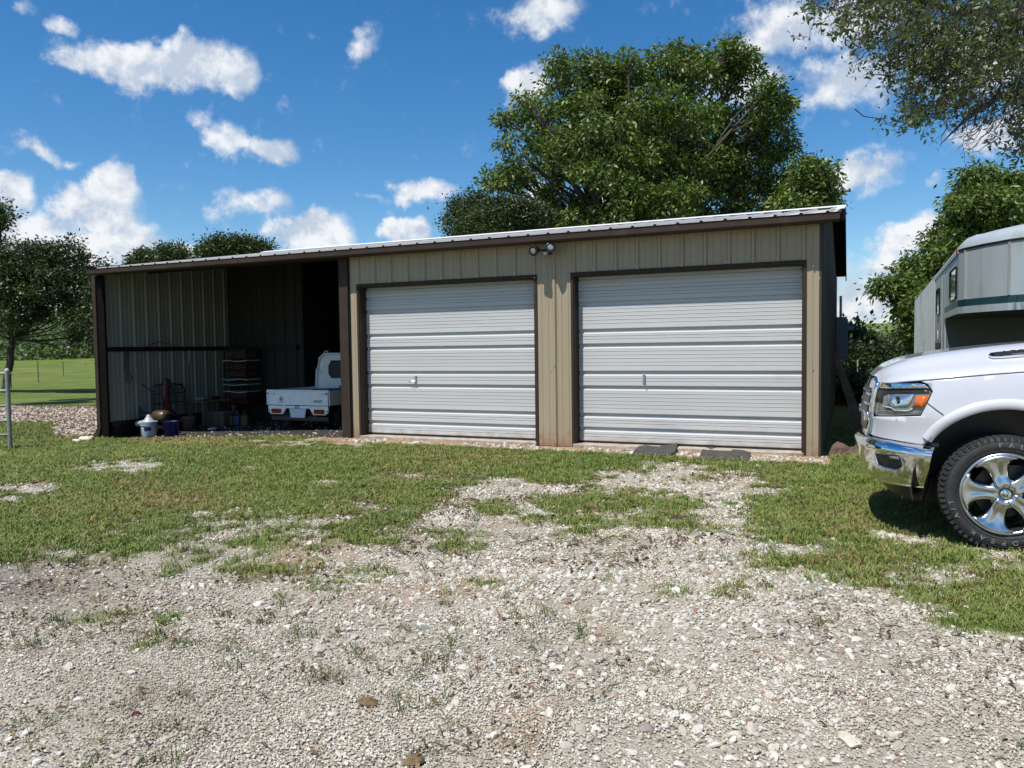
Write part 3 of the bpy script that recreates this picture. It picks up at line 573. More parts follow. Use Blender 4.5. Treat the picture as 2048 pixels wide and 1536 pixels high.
# roll-up doors: the curtain is laid out section by section
def door(a, b, lat, lw):
    d = bpy.data.objects.new('roll_up_door', None); COL.objects.link(d); d.parent = shed
    x0, x1 = a+.055, b-.055; Y0 = .20; zb = .015; cuts = [.0]
    seq = [.205, .205, .405, .215, .40, .215, .40, .215]
    for q in seq: cuts.append(cuts[-1]+q)
    cuts.append(2.43)
    for z0, z1 in zip(cuts[:-1], cuts[1:]):
        z0 += zb; z1 = min(z1+zb, 2.44); H = z1-z0; pr = [(0, .0), (.004, -.024), (.012, -.029)]
        nn = 2 if H < .25 else 5; body = (.030, H-.058); st = (body[1]-body[0])/(nn+1)
        for i in range(1, nn+1):
            z = body[0]+st*i; pr += [(z-.004, -.027), (z-.001, -.019), (z+.003, -.019), (z+.006, -.0285), (z+.010, -.027)]
        pr += [(H-.062, -.027), (H-.050, -.004), (H, 0.)]
        P = [[(x, Y0+q, z0+z) for (z, q) in pr] for x in (x0+.002, x1-.002)]
        MB().grid(P).obj('door_slat', 'door', d)
    MB().box(x0+.004, x1-.004, Y0-.025, Y0+.01, -.008, .014).obj('bottom_seal', 'black', d)
    s, z = lat; yb = Y0-.03
    l = MB().box(s-.02, s+.02, yb-.012, yb, z-.05, z+.09).obj('latch', 'galv', d, bevel=.003)
    if lw: MB().tube([(s, yb-.02, z), (s-.06, yb-.035, z-.005), (s-.12, yb-.03, z-.02)], .009, 6).obj('handle', 'galv', d)
    else: MB().tube([(s-.012, yb-.02, z+.07), (s+.01, yb-.035, z-.0), (s+.016, yb-.03, z-.07)], .008, 6).obj('handle', 'galv', d)
    return d
door(*D[0], (-1.784, .89), True); door(*D[1], (1.991, .92), False)
# roof: front slope, back slope, cap, rake trims
EY, EZ, RY, RZ = -.17, 3.036, 4.75, 3.868; BYE = 9.76
SL = (RZ-EZ)/(RY-EY)
def roofrun(x0, x1, ya, za, yb, zb, nm):
    xs = [x0]; RPR = .312; k = math.floor((x0-.05)/RPR)
    prof = []
    for i in range(k-1, k+8):
        for o, h in ((-.035, 0), (-.014, .032), (.014, .032), (.035, 0)):
            q = .05+i*RPR+o
            if x0 < q < x1: prof.append((q, h))
    prof = [(x0, 0)]+prof+[(x1, 0)]
    MB().grid([[(q, ya, za+h) for q, h in prof], [(q, yb, zb+h) for q, h in prof]]).obj(nm, 'roof', shed)
x = -8.86
while x < 4.55:
    x2 = min(x+.936, 4.575); roofrun(x+.001, x2, EY, EZ, RY, RZ, 'roof_panel'); roofrun(x+.001, x2, RY, RZ, BYE, EZ-.0, 'roof_panel'); x += .936
MB().prism([(RY-.16, RZ+.012), (RY, RZ+.052), (RY+.16, RZ+.012), (RY+.16, RZ+.02), (RY, RZ+.062), (RY-.16, RZ+.02)], 'x', -8.87, 4.60).obj('ridge_cap', 'ridge', shed)
for sx in (-8.885, 4.577):
    MB().prism([(EY-.0, EZ-.11), (EY, EZ+.045), (RY, RZ+.045), (BYE, EZ+.045), (BYE+.0, EZ-.05), (BYE-.12, EZ-.13), (BYE-.3, EZ-.09), (RY, RZ-.14)], 'x', sx, sx+.022).obj('rake_trim', 'shadedark', shed)
MB().prism([(RY-5.0, 0), (RY, RZ-EZ)], 'x', 0, 0.001) if False else None
# white edge that caps the front rake corner
MB().prism([(EY+.02, EZ+.047), (RY, RZ+.047), (RY, RZ+.054), (EY+.02, EZ+.054)], 'x', 4.50, 4.61).obj('rake_cap', 'ridge', shed); 
for sx in (-9.0, -8.96): pass
# soffit under the side overhang and under the eave
MB().add([(4.33, EY, EZ-.01), (4.57, EY, EZ-.01), (4.57, RY, RZ-.01), (4.33, RY, RZ-.01), (4.57, BYE, EZ-.01), (4.33, BYE, EZ-.01)], [(0, 1, 2, 3), (3, 2, 4, 5)]).obj('side_soffit', 'shadedark', shed)
# closure strip behind the rib ends
MB().box(-8.84, 4.55, EY+.012, EY+.02, EZ-.08, EZ+.002).obj('eave_closure', 'redbrown', shed)
# gutter: a box gutter with a rolled lip
g0, g1 = -8.80, 4.56
MB().prism([(-.10, 2.93), (-.26, 2.915), (-.295, 2.94), (-.295, 3.015), (-.305, 3.025), (-.29, 3.03), (-.282, 3.015), (-.282, 2.945), (-.255, 2.925), (-.10, 2.94)], 'x', g0, g1).obj('gutter', 'brown', shed)
MB().prism([(-.10, 2.93), (-.26, 2.915), (-.295, 2.94), (-.295, 3.015), (-.10, 3.02)], 'x', g1+.0005, g1+.003).obj('gutter_end', 'brown', shed)
MB().prism([(-.10, 2.93), (-.26, 2.915), (-.295, 2.94), (-.295, 3.015), (-.10, 3.02)], 'x', g0-.003, g0-.0005).obj('gutter_end', 'brown', shed)
MB().box(-8.86, 4.33, -.10, -.036, 2.93, 3.03).obj('eave_trim', 'brown', shed)
# posts of the open bay, downspout with corrugated elbow
MB().box(-8.868, -8.69, -.03, .012, -.36, 2.92).obj('corner_post', 'shadedark', shed)
MB().box(-3.096, -2.925, -.055, .13, -.10, 2.92).obj('bay_post', 'brown', shed); MB().box(-2.925, -2.912, -.033, .12, -.09, 2.92).obj('post_flashing', 'redbrown', shed)
bx0, bx1 = -8.975, -8.88
ds = MB().box(bx0, bx1, -.06, .02, -.02, 2.93).obj('downspout', 'brown', shed, bevel=.006)
def ell():
    mb = MB(); vs = []; n = 16
    for i in range(n+1):
        a = math.radians(78)*i/n; R = .20; cx = bx0-.10
        for (r, yy) in ((R, -.062), (R, .022), (R+.10, .022), (R+.10, -.062)):
            rr = r+(.006 if i % 2 else -.002)*(1 if r > R else -1); vs.append((bx1-.095-R+rr*math.cos(a)-.0, yy, -.02-rr*math.sin(a)))
    fs = []
    for i in range(n):
        for k in range(4): fs.append((i*4+k, i*4+(k+1) % 4, (i+1)*4+(k+1) % 4, (i+1)*4+k))
    mb.add(vs, fs+[(n*4, n*4+1, n*4+2, n*4+3)]); return mb.obj('elbow', 'brown', ds)
el = ell()
MB().box(bx0-.004, bx1+.004, -.064, .024, 1.2, 1.22).obj('strap', 'brown', ds)
# inside of the bay
LW = -8.76
def lw_top(y): return EZ+SL*(y-EY)-.12
for i in range(4):
    a = .02+i*.936; b = min(a+.934, 3.33)
    sheet('liner_panel', a, b, .05, 0, 'inner', along='y', const=LW, sgn=1, ph=.09, z1f=lw_top)
MB().box(LW+.005, LW+.06, .0, 3.3, 1.44, 1.53).obj('wall_girt', 'redbrown', shed)
MB().box(LW-.03, LW+.03, .1, 3.3, -.05, .052).obj('base_girt', 'redbrown', shed)
MB().box(LW-.02, LW+.01, .15, 3.3, -.3, -.05).obj('skirt_board', 'redbrown', shed)
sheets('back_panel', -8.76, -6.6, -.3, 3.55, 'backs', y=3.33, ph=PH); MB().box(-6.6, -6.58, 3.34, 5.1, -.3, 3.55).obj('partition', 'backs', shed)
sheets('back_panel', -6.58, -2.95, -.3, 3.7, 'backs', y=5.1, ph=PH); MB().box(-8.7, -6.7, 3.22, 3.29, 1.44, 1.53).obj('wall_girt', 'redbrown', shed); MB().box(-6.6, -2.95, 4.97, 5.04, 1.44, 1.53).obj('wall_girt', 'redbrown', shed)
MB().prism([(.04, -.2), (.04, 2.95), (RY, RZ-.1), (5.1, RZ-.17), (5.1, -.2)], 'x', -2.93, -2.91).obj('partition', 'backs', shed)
for y in (1.1, 2.2, 3.3, 4.4): z = EZ+SL*(y-EY)-.02; MB().box(-8.75, -2.95, y, y+.05, z-.17, z-.012).obj('roof_purlin', 'redbrown', shed)

# outer left side, right side and rear
def gab(y): return (EZ+SL*(y-EY) if y < RY else EZ+SL*(BYE-y))-.06
for i in range(11):
    a = i*.936; b = min(a+.9345, 9.6)
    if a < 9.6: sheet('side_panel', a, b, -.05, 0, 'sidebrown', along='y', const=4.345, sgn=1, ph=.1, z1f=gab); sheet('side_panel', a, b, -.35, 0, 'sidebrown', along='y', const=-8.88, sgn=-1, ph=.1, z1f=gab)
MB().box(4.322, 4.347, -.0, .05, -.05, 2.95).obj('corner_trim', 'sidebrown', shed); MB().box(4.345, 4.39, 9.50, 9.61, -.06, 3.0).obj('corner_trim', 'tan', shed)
sheets('rear_panel', -8.88, 4.345, -.3, 2.98, 'tan', y=9.6, sgn=1)
MB().lathe([(0, -.03), (.035, -.03), (.04, 0)], (4.40, 1.6, 2.86), 'x', 12).obj('side_lamp', 'silver', shed)
# twin flood light above the pillar
fl = thing('flood_light', 'black twin flood light with two round white lenses above the tan pillar', 'flood light', wor(.60, -.05, 2.80), -BA)
MB().lathe([(0, -.03), (.055, -.03), (.06, 0)], (.03, .02, .02), 'y', 16).obj('mounting_plate', 'black', fl)
def lamp(c, d):
    d = Vector(d).normalized(); c = Vector(c); h = MB().tube([c-d*.13, c-d*.09, c-d*.03, c+d*.02, c+d*.022], [.025, .050, .066, .074, .070], 16).obj('lamp_head', 'black', fl, smooth=False)
    MB().tube([c+d*.012, c+d*.0225, c+d*.027], [.042, .042, .03], 16).obj('lens', 'lens', h); MB().tube([(.03, -.02, .01), tuple(c-d*.1)], .013, 6).obj('arm', 'black', fl)
lamp((-.10, -.24, 0.0), (-.15, -.85, -.25)); lamp((.14, -.20, .035), (.45, -.8, .1)); MB().tube([(.035, -.06, -.01), (.02, -.12, -.03)], .026, 8).obj('motion_sensor', 'plate', fl)
# meter box on the right side wall
mbx = thing('meter_box', 'grey electric meter box on the dark right side wall of the shed', 'meter box', wor(4.38, 9.0, 1.03), -BA)
MB().box(0, .24, 0, .35, 0, 1.0).obj('cabinet', 'grey', mbx, bevel=.01); MB().box(.24, .26, .03, .32, .05, .95).obj('cabinet_door', 'grey', mbx, bevel=.006); MB().lathe([(0, .16), (.07, .15), (.085, .0)], (.24, .15, .72), 'x', 14).obj('meter_dial', 'glass', mbx); MB().tube([(.1, .17, 1.0), (.1, .17, 1.5)], .03, 8).obj('conduit', 'galv', mbx)
# planks that lean on the right side wall
def plank(label, top, foot, w):
    A = Vector(top); B = Vector(foot); d = (A-B); L_ = d.length; o = MB().box(0, L_, -w/2, w/2, -.02, .02).obj('leaning_plank', 'wood', bevel=.004)
    o.matrix_world = frame(B, d, Vector(wor(0, 1)-wor(0, 0)).cross(d)); return tag(o, label, 'plank', 'planks leaning on the right side of the shed')
plank('longer weathered plank leaning outward beside the meter box', wor(4.43, 5.2, 1.2), [6.33, 13.9, -.05], .10)
plank('darker inner plank leaning close to the side wall', wor(4.42, 4.6, 1.25), wor(4.80, 4.4, -.05), .09)
# bent rusty sheet in the grass
P = atz(1688, 914, -.06); rs = thing('rusty_sheet', 'bent rusty metal sheet lying in the grass by the shed corner', 'metal sheet', (P[0], P[1]+.15, gz(P[0], P[1])), -.5); rs.scale = (.8, .8, .8)
MB().grid([[(-.16, -.08, 0), (-.13, -.05, .09), (-.10, .0, .17)], [(-.08, -.10, .01), (-.05, -.07, .14), (-.03, .02, .23)], [(.02, -.10, .02), (.05, -.05, .13), (.06, .02, .20)], [(.12, -.05, .05), (.15, -.0, .11), (.16, .03, .14)], [(.34, -.02, -.0), (.36, .01, .03), (.37, .04, .05)]]).obj('bent_sheet', 'rust', rs, solid=.012)
tp = atz(1715, 780, -.06); MB_ = MB().box(-.02, .02, -.004, .004, 0, .95).box(-.004, .004, -.02, .02, 0, .95); o = MB_.obj('fence_stake', 'cream'); o.location = (tp[0], tp[1], -.06); tag(o, 'thin pale stake standing before the dark hedge right of the shed', 'stake')
# rubber mats before the right door
def matt(label, q, lift):
    P = [atz(u, v, -.03) for u, v in q]; n = 7; G = []
    for i in range(n):
        r = []
        for j in range(4):
            a = i/(n-1); b = j/3; p_ = (1-b)*((1-a)*P[0]+a*P[1])+b*((1-a)*P[3]+a*P[2]); z = float(gz(p_[0], p_[1]))+.02+lift*max(0, a-.8)*3*(1-b*.4)+.012*math.sin(i*1.7+j)+.03*(1-b)
            r.append((p_[0], p_[1], z))
        G.append(r)
    return tag(MB().grid(G).obj('rubber_mat', 'mat', solid=.012), label, 'rubber mat', 'rubber mats before the right roll-up door')
matt('dark rubber mat with its right end curled up by the right door', [(1278, 896), (1356, 895), (1350, 909), (1262, 910)], .07)
matt('dark rubber mat with a folded left end, nearer the shed corner', [(1408, 896), (1502, 906), (1498, 919), (1398, 914)], -.0)
# ---------------------------------------------------------------- things kept in the open bay
def bay(name, label, cat, s, y, rz=0., z=None):
    P = wor(s, y); return thing(name, label, cat, (P[0], P[1], float(gz(P[0], P[1])) if z is None else z), -BA+rz)
bk = bay('white_bucket', 'white plastic bucket with a blue label at the mouth of the open bay', 'bucket', -8.20, .50)
MB().lathe([(0, 0), (.125, 0), (.135, .02), (.152, .29), (.150, .31), (.14, .30), (.128, .03), (0, .03)], n=28).obj('pail', 'bucketw', bk, smooth=True)
MB().lathe([(.152, .23), (.163, .235), (.163, .25), (.154, .255)], n=28).lathe([(.152, .275), (.168, .28), (.168, .31), (.15, .315)], n=28).obj('rim_band', 'bucketw', bk)
MB().grid([[(.1465*math.cos(a)*k, .1465*math.sin(a)*k, z) for z, k in ((.13, 1.0), (.20, 1.03))] for a in np.linspace(-1.35, -.45, 8)]).obj('label', 'bucketb', bk, solid=.002)
MB().lathe([(0, .44), (.03, .44), (.035, .42), (.085, .34), (.11, .315), (.12, .30)], n=20).obj('jug_top', 'bucketw', bk, smooth=True)
bb = bay('blue_bucket', 'dark blue bucket standing inside the bay beside the white one', 'bucket', -7.74, .64)
MB().lathe([(0, 0), (.12, 0), (.15, .29), (.16, .30), (.145, .30), (.115, .02), (0, .02)], n=24).obj('pail', 'bucketb', bb, smooth=True)
sp = bay('sprayer_tank', 'amber sprayer tank with a long looping black hose', 'sprayer', -8.28, .85)
MB().tube([(-.22, 0, .36), (-.20, 0, .36), (-.15, 0, .36), (.15, 0, .36), (.20, 0, .36), (.22, 0, .36)], [.06, .11, .14, .14, .11, .06], 18).obj('tank', 'yellow', sp, smooth=True)
MB().box(-.2, .2, -.1, .1, 0, .2).obj('stand', 'black', sp); MB().tube([(-.16, -.05, .35), (-.35, -.1, .42), (-.62, -.1, .75), (-.72, -.08, .98), (-.66, -.05, 1.06), (-.45, 0, 1.02), (-.22, .02, .88), (-.15, .04, .75)], .011, 6).obj('hose', 'black', sp); MB().tube([(-.2, -.1, .42), (-.28, -.2, .40), (-.32, -.25, .38)], .05, 8).obj('pump', 'black', sp)
cy = bay('grey_canister', 'small grey canister lying against the white bucket', 'canister', -8.50, .55); MB().tube([(-.06, -.05, .26), (-.03, -.02, .26), (.12, .08, .28)], [.05, .06, .06], 14).obj('body', 'bucketw', cy); MB().tube([(-.065, -.053, .26), (-.058, -.048, .26)], .035, 12).obj('cap', 'cream', cy); MB().box(-.02, .14, -.03, .1, 0, .2).obj('block', 'black', cy)
ht = bay('steel_rack', 'dark tubular steel rack frame leaning on the liner wall', 'rack', -8.6, 1.28, PI/2)
MB().tube([(-.28, 0, 0), (-.30, 0, .85), (-.25, 0, .97), (0, 0, 1.02), (.45, 0, .97), (.53, 0, .88), (.52, 0, 0)], .016, 8).obj('frame_tube', 'black', ht)
for z in (.25, .6, .8): MB().tube([(-.29, 0, z), (.52, 0, z)], .01, 6).obj('cross_bar', 'black', ht)
for x in (-.1, .1, .3): MB().tube([(x, 0, .1), (x, 0, .99)], .006, 5).obj('upright_bar', 'black', ht)
rt = bay('red_hoist', 'dark red engine hoist arm with a pale shaft standing in the rack', 'hoist', -8.42, 1.25, PI/2)
MB().tube([(-.1, 0, 1.12), (-.12, 0, .75), (-.08, 0, .55)], [.05, .075, .06], 8).obj('motor_head', 'red', rt); MB().tube([(-.08, 0, .56), (.1, -.05, .33), (.17, -.08, .25)], [.04, .032, .028], 8).obj('arm', 'red', rt); MB().tube([(.15, -.08, .28), (.27, -.12, .07)], .018, 8).obj('shaft', 'cream', rt)
for i in range(5): MB().tube([(-.1+.02*i, 0, 1.15-.01*i), (.02+.05*i, .02, .9-.05*i), (-.02+.06*i, .03, .5+.03*i)], .012, 5).obj('strap', 'tinc', rt)
bn = bay('work_bench', 'low dark bench with tools laid on top along the liner wall', 'bench', -8.46, 2.4, PI/2)
MB().box(-.45, .55, -.25, .25, .52, .56).obj('bench_top', 'wood', bn); [MB().box(x-.03, x+.03, y-.03, y+.03, 0, .52).obj('leg', 'wood', bn) for x in (-.4, .5) for y in (-.2, .2)]
tl = bay('white_tube', 'white capped tube lying on the low bench', 'tube', -8.40, 2.05, PI/2, z=0); tl.location.z = bn.location.z+.56
MB().tube([(-.12, 0, .04), (.08, 0, .04), (.10, 0, .04)], [.035, .035, .02], 10).obj('tube_body', 'cream', tl)
rg = bay('red_grease_gun', 'red grease gun with a long pale nozzle lying on the bench', 'grease gun', -8.36, 2.45, PI/2, z=0); rg.location.z = bn.location.z+.56
MB().tube([(-.1, 0, .04), (.1, 0, .04)], .035, 8).obj('barrel', 'red', rg); MB().tube([(.1, 0, .04), (.45, .02, .06)], .008, 6).obj('nozzle', 'silver', rg)
bs = bay('board_stack', 'low stack of thin boards under the bench', 'board stack', -8.05, 2.25)
for i in range(8): MB().box(-.3+.01*(i % 3), .3+.015*(i % 2), -.2, .2, .04*i, .04*i+.03).obj('board', 'wood', bs)
pt = bay('brown_pot', 'brown pot on the bay floor right of the blue bucket', 'pot', -8.10, 1.42); MB().lathe([(0, 0), (.12, 0), (.15, .26), (.165, .30), (.14, .29), (.1, .03), (0, .03)], n=20).obj('pot_body', 'rust', pt, smooth=True)
rag = bay('white_rag', 'crumpled white rag on the bay floor before the board stack', 'rag', -7.52, 1.5); o = stone('cloth', 2, 'cream', .3, .5, 60); o.data.transform(Matrix.Scale(.09, 4)); o.parent = rag; o.location = (0, 0, .03)
for i, (s_, m_, lb) in enumerate(((-7.60, 'yellow', 'dull yellow jug in the dark beside the shelf rack'), (-7.40, 'bucketb', 'dark blue jug in the shade between the yellow jugs'), (-7.20, 'yellow', 'yellowish jug nearest the small truck'))):
    j = bay('jug', lb, 'jug', s_, 2.1, .3*i); MB().box(-.09, .09, -.07, .07, 0, .26).obj('jug_body', m_, j, bevel=.03); MB().lathe([(0, .33), (.025, .33), (.03, .26)], n=10).obj('jug_cap', 'black', j)
sh = bay('shelf_rack', 'narrow shelf rack stacked with folded brown blankets and pale boards', 'shelf', -8.02, 2.95)
for x in (-.32, .30):
    for y in (-.2, .2): MB().box(x-.015, x+.015, y-.015, y+.015, 0, 1.72).obj('shelf_post', 'black', sh)
for z in (.88, .72, 1.0, 1.42): MB().grid([[(-.36+.72*i/8, y, z+.012*math.sin(i*.9+z*9)) for y in (-.24, .2)] for i in range(9)]).obj('shelf_board', 'cream', sh, solid=.022)
for lb, z, h, m_ in (('thick folded brown blanket on the second shelf from the top', 1.20, .11, 'tarp'), ('folded brown blanket below it on the same shelf', 1.04, .12, 'tarp'), ('dark brown bundle on the topmost shelf', 1.45, .2, 'tarp'), ('dark red folded cloth low in the shelf rack', .42, .12, 'red'), ('brown folded cloth above the dark red one', .56, .11, 'tarp')):
    q = bay('folded_blanket', lb, 'blanket', -8.02, 2.95, z=sh.location.z+z); MB().box(-.28, .30, -.2, .18, 0, h).obj('fold', m_, q, bevel=.04); MB().box(-.27, .29, -.19, .17, h+.001, h+.03).obj('fold', m_, q, bevel=.012)
ch = tag(MB().tube([wor(-8.71, .45, 1.44), wor(-8.70, .42, 1.1), wor(-8.69, .46, .95), wor(-8.68, .40, .86), wor(-8.70, .5, .8), wor(-8.68, .55, .92), wor(-8.69, .47, 1.02), wor(-8.70, .5, 1.44)], .012, 6).obj('hanging_chain', 'tinc'), 'dark chain hanging from the girt near the bay corner post', 'chain')
ch = tag(MB().tube([wor(-8.70, 2.05, 1.44), wor(-8.69, 2.03, 1.2), wor(-8.69, 2.1, 1.12), wor(-8.69, 1.97, 1.1), wor(-8.70, 2.07, 1.22), wor(-8.70, 2.1, 1.44)], .010, 6).obj('hanging_rope', 'cream'), 'pale rope hanging from the middle of the girt above the bench', 'rope')
ch = tag(MB().tube([wor(-8.73, .9, 1.5), wor(-8.72, 1.05, 1.58), wor(-8.72, 1.3, 1.64), wor(-8.72, 1.6, 1.58), wor(-8.73, 1.75, 1.5)], .006, 5).obj('wire_hoop', 'black'), 'thin black wire hoop standing on the girt', 'wire')
cl_ = bay('clutter_pile', 'dark pile of stored parts deep in the bay behind the small truck', 'pile', -5.2, 4.3)
r_ = random.Random(5)
for i in range(16):
    x, y, z = r_.uniform(-1.1, .7), r_.uniform(-.3, .4), r_.uniform(.0, 1.2); w, d, h = r_.uniform(.1, .3), r_.uniform(.1, .25), r_.uniform(.08, .35)
    MB().box(x, x+w, y, y+d, z, z+h).obj('stored_box', 'tinc', cl_, bevel=.02)
for i in range(6): x = r_.uniform(-1, .6); z = r_.uniform(.5, 1.4); MB().tube([(x, -.35, z), (x+.06, -.36, z+.02)], .018, 6).obj('metal_fitting', 'silver', cl_)
# ---------------------------------------------------------------- the small white truck in the bay
RR = wor(-4.27, 1.15, 0); kw = 1.46; kfx = BY.copy(); kr = np.array([kfx[1], -kfx[0], 0])
KO = RR-kr*kw/2; kg = float(gz(KO[0]+.2, KO[1]+.3)); kt = thing('mini_truck', 'small old white mini pickup truck parked nose-in inside the open bay', 'mini truck', (KO[0], KO[1], kg), -BA)
def kz(v, u=600): # height above the bay floor at the tailgate
    P = aty(u, v, KO[1]); return P[2]-kg
hw = kw/2; zt, zm, zl = kz(781), kz(810.5), kz(829)
MB().box(-hw+.015, hw-.015, 0, .03, zm, zt-.02).obj('tailgate', 'white', kt, bevel=.004)
MB().box(-hw+.0, hw+.0, -.012, .035, zt-.02, zt+.012).obj('tailgate_rail', 'white', kt, bevel=.006)
MB().box(-hw+.07, hw-.07, -.006, -.0005, zm+.07, zm+.085).box(-hw+.07, hw-.07, -.004, -.0005, zm+.02, zm+.03).obj('tailgate_crease', 'white', kt)
for sx in (-1, 1):
    MB().box(sx*hw-.02 if sx < 0 else hw-.0, sx*hw if sx < 0 else hw+.02, 0, 1.5, zm, zt).obj('bed_side', 'white', kt, bevel=.004)
    MB().tube([(sx*(hw-.05), -.02, zt-.055), (sx*(hw-.19), -.03, zt-.06)], .016, 6).obj('latch_handle', 'white', kt); MB().lathe([(0, -.02), (.018, -.02), (.02, 0)], (sx*(hw-.03), -.005, zt-.06), 'y', 8).obj('hinge_pin', 'black', kt)
    MB().box(sx*(hw-.02)-.012, sx*(hw-.02)+.012, -.02, 0, zm, zt-.02).obj('gate_post', 'white', kt)
# lower apron with cut-out for the number plate
ap = [(-hw+.02, zm-.012), (-hw+.02, zl+.05), (-hw+.09, zl), (-hw+.36, zl), (-hw+.45, zm-.06), (hw-.45, zm-.06), (hw-.36, zl), (hw-.09, zl), (hw-.02, zl+.05), (hw-.02, zm-.012)]
MB().prism(ap, 'y', .0, .03).obj('rear_apron', 'white', kt)
MB().box(-hw, hw, .01, .03, zm-.012, zm).obj('shadow_gap', 'ink', kt)
for sx in (-1, 1):
    MB().box(sx*(hw-.22)-.115, sx*(hw-.22)+.115, -.028, -.001, zl+.02, zl+.105).obj('tail_light', 'redlens', kt, bevel=.008); MB().lathe([(0, -.004), (.016, -.004), (.016, 0)], (sx*(hw-.045), -.001, zl+.075), 'y', 10).obj('plug', 'ink', kt)
    MB().box(sx*.3-.03, sx*.3+.03, -.02, 0, zm-.03, zm-.005).obj('hinge', 'white', kt)
MB().prism([(-.20, zm-.065), (.20, zm-.065), (.165, zl-.06), (-.165, zl-.06)], 'y', -.004, .004).obj('number_plate', 'plate', kt)
KM = lambda x, z, y=-.0075: frame((x, y, z), (1, 0, 0), (0, 0, 1))
text('lettering', '4WD', .075, 'ink', kt, KM(hw-.26, zm+.075), .001, shear=.35, sx=1.25)
for a in range(4):
    d = a*PI/2; c = (-hw+.34+.022*math.cos(d), zm+.11+.03*math.sin(d)); MB().prism([(c[0]-.018, c[1]), (c[0], c[1]-.022), (c[0]+.018, c[1]), (c[0], c[1]+.022)], 'y', -.0068, -.0060).obj('sticker_petal', 'redink', kt)
MB().prism([(-hw+.285, zm+.045), (-hw+.40, zm+.045), (-hw+.40, zm+.165), (-hw+.285, zm+.165)], 'y', -.0059, -.0055).obj('sticker', 'plate', kt)
MB().tube([(.02+.03*math.cos(a), -.005, zm-.035+.02*math.sin(a)) for a in np.linspace(.6, 5.6, 12)], .006, 5).obj('emblem', 'ink', kt)
MB().tube([(-.035+.02*math.cos(a), -.005, zm-.035+.02*math.sin(a)) for a in np.linspace(.9, 5.2, 10)], .006, 5).obj('emblem', 'ink', kt)
MB().box(-hw+.02, hw-.02, .03, 1.5, zm-.03, zm+.0).obj('bed_floor', 'black', kt); MB().box(-.35, .35, .1, 3.0, .22, zm-.04).obj('chassis', 'ink', kt); MB().box(-hw+.05, hw-.05, .05, .12, zl-.12, zl-.04).obj('rear_bumper', 'darkalloy', kt)
for sx in (-1, 1):
    MB().prism([(hw*.0+.45, zm-.0), (.5, zl-.02), (.62, zl-.12), (.66, zl-.12), (.6, zm)], 'x', sx*hw-.01, sx*hw+.01).obj('mud_guard', 'darkalloy', kt)
    for y in (.62, 2.5):
        w_ = bpy.data.objects.new('wheel', None); COL.objects.link(w_); w_.parent = kt; w_.location = (sx*(hw-.14), y, .255)
        MB().lathe([(.14, -.07), (.235, -.075), (.255, -.05), (.255, .05), (.235, .075), (.14, .07)], (0, 0, 0), 'x', 24).obj('tyre', 'rubber', w_); MB().lathe([(0, -.06), (.14, -.055), (.14, .055), (0, .06)], (0, 0, 0), 'x', 18).obj('rim', 'darkalloy', w_)
# cab
cabp = [(-hw+.02, zm), (-hw-.005, zm+.30), (-hw+.02, zm+.62), (-hw+.10, zm+.88), (-hw+.22, zm+.97), (hw-.22, zm+.97), (hw-.10, zm+.88), (hw-.02, zm+.62), (hw+.005, zm+.30), (hw-.02, zm)]
sc_ = (kz(690, 680)+.0)
CY = 1.52; k_ = 1.0
MB().prism(cabp, 'y', CY+.02, 2.75).obj('cab_body', 'white', kt); MB().tube([(x, CY, z) for x, z in cabp], .025, 6, cap=False).obj('cab_rim', 'white', kt)
MB().box(-hw+.03, hw-.03, CY-.006, CY+.02, zm+.43, zm+.455).obj('cab_crease', 'white', kt)
MB().prism([(-.34, zm+.47), (-.40, zm+.55), (-.40, zm+.72), (-.34, zm+.82), (.34, zm+.82), (.40, zm+.72), (.40, zm+.55), (.34, zm+.47)], 'y', CY+.005, CY+.019).obj('rear_window', 'dullglass', kt); MB().tube([(x, CY+.004, z) for x, z in [(-.34, zm+.47), (-.40, zm+.55), (-.40, zm+.72), (-.34, zm+.82), (.34, zm+.82), (.40, zm+.72), (.40, zm+.55), (.34, zm+.47), (-.34, zm+.47)]], .012, 5).obj('window_seal', 'ink', kt)
MB().tube([(-hw+.22, CY, zm+.97), (-hw+.24, CY, zm+1.03), (-hw+.31, CY, zm+1.03), (-hw+.33, CY, zm+.97)], .008, 5).obj('rope_hook', 'white', kt)
MB().box(-hw+.05, hw-.05, 2.75, 2.95, .35, zm+.25).obj('nose_panel', 'white', kt, bevel=.05)
kl = thing('bed_load', 'dark heap of straps and cable lying in the bed of the mini truck', 'load', (0, 0, 0)); kl.matrix_world = kt.matrix_world.copy(); kl.location = kt.location; kl.rotation_euler = kt.rotation_euler
for i in range(9):
    a0 = r_.uniform(0, 6); x0_ = .3+r_.uniform(-.12, .12); MB().tube([(x0_+.14*math.cos(a0+t*.9), 1.15+.13*math.sin(a0+t*.9), zm+.26+.06*math.sin(t*1.7+i)) for t in range(7)], .012, 5).obj('cable_loop', 'tinc', kl)
MB().box(-.25, .3, .7, 1.35, zm+.0, zm+.27).obj('dark_case', 'bucketb' if False else 'black', kl, bevel=.03); MB().box(.08, .56, .95, 1.35, zm+.0, zm+.26).obj('dark_case', 'tinc', kl, bevel=.04)
# ---------------------------------------------------------------- horse trailer
TA = math.radians(25.6); tr_ = thing('horse_trailer', 'grey gooseneck horse trailer with a dark green stripe behind the white pickup', 'trailer', (0, 0, 0))
C0 = np.array([5.97, 10.3, 0]); tg = float(gz(7, 14, False)); tr_.location = (C0[0], C0[1], 0); tr_.rotation_euler = (0, 0, -TA)
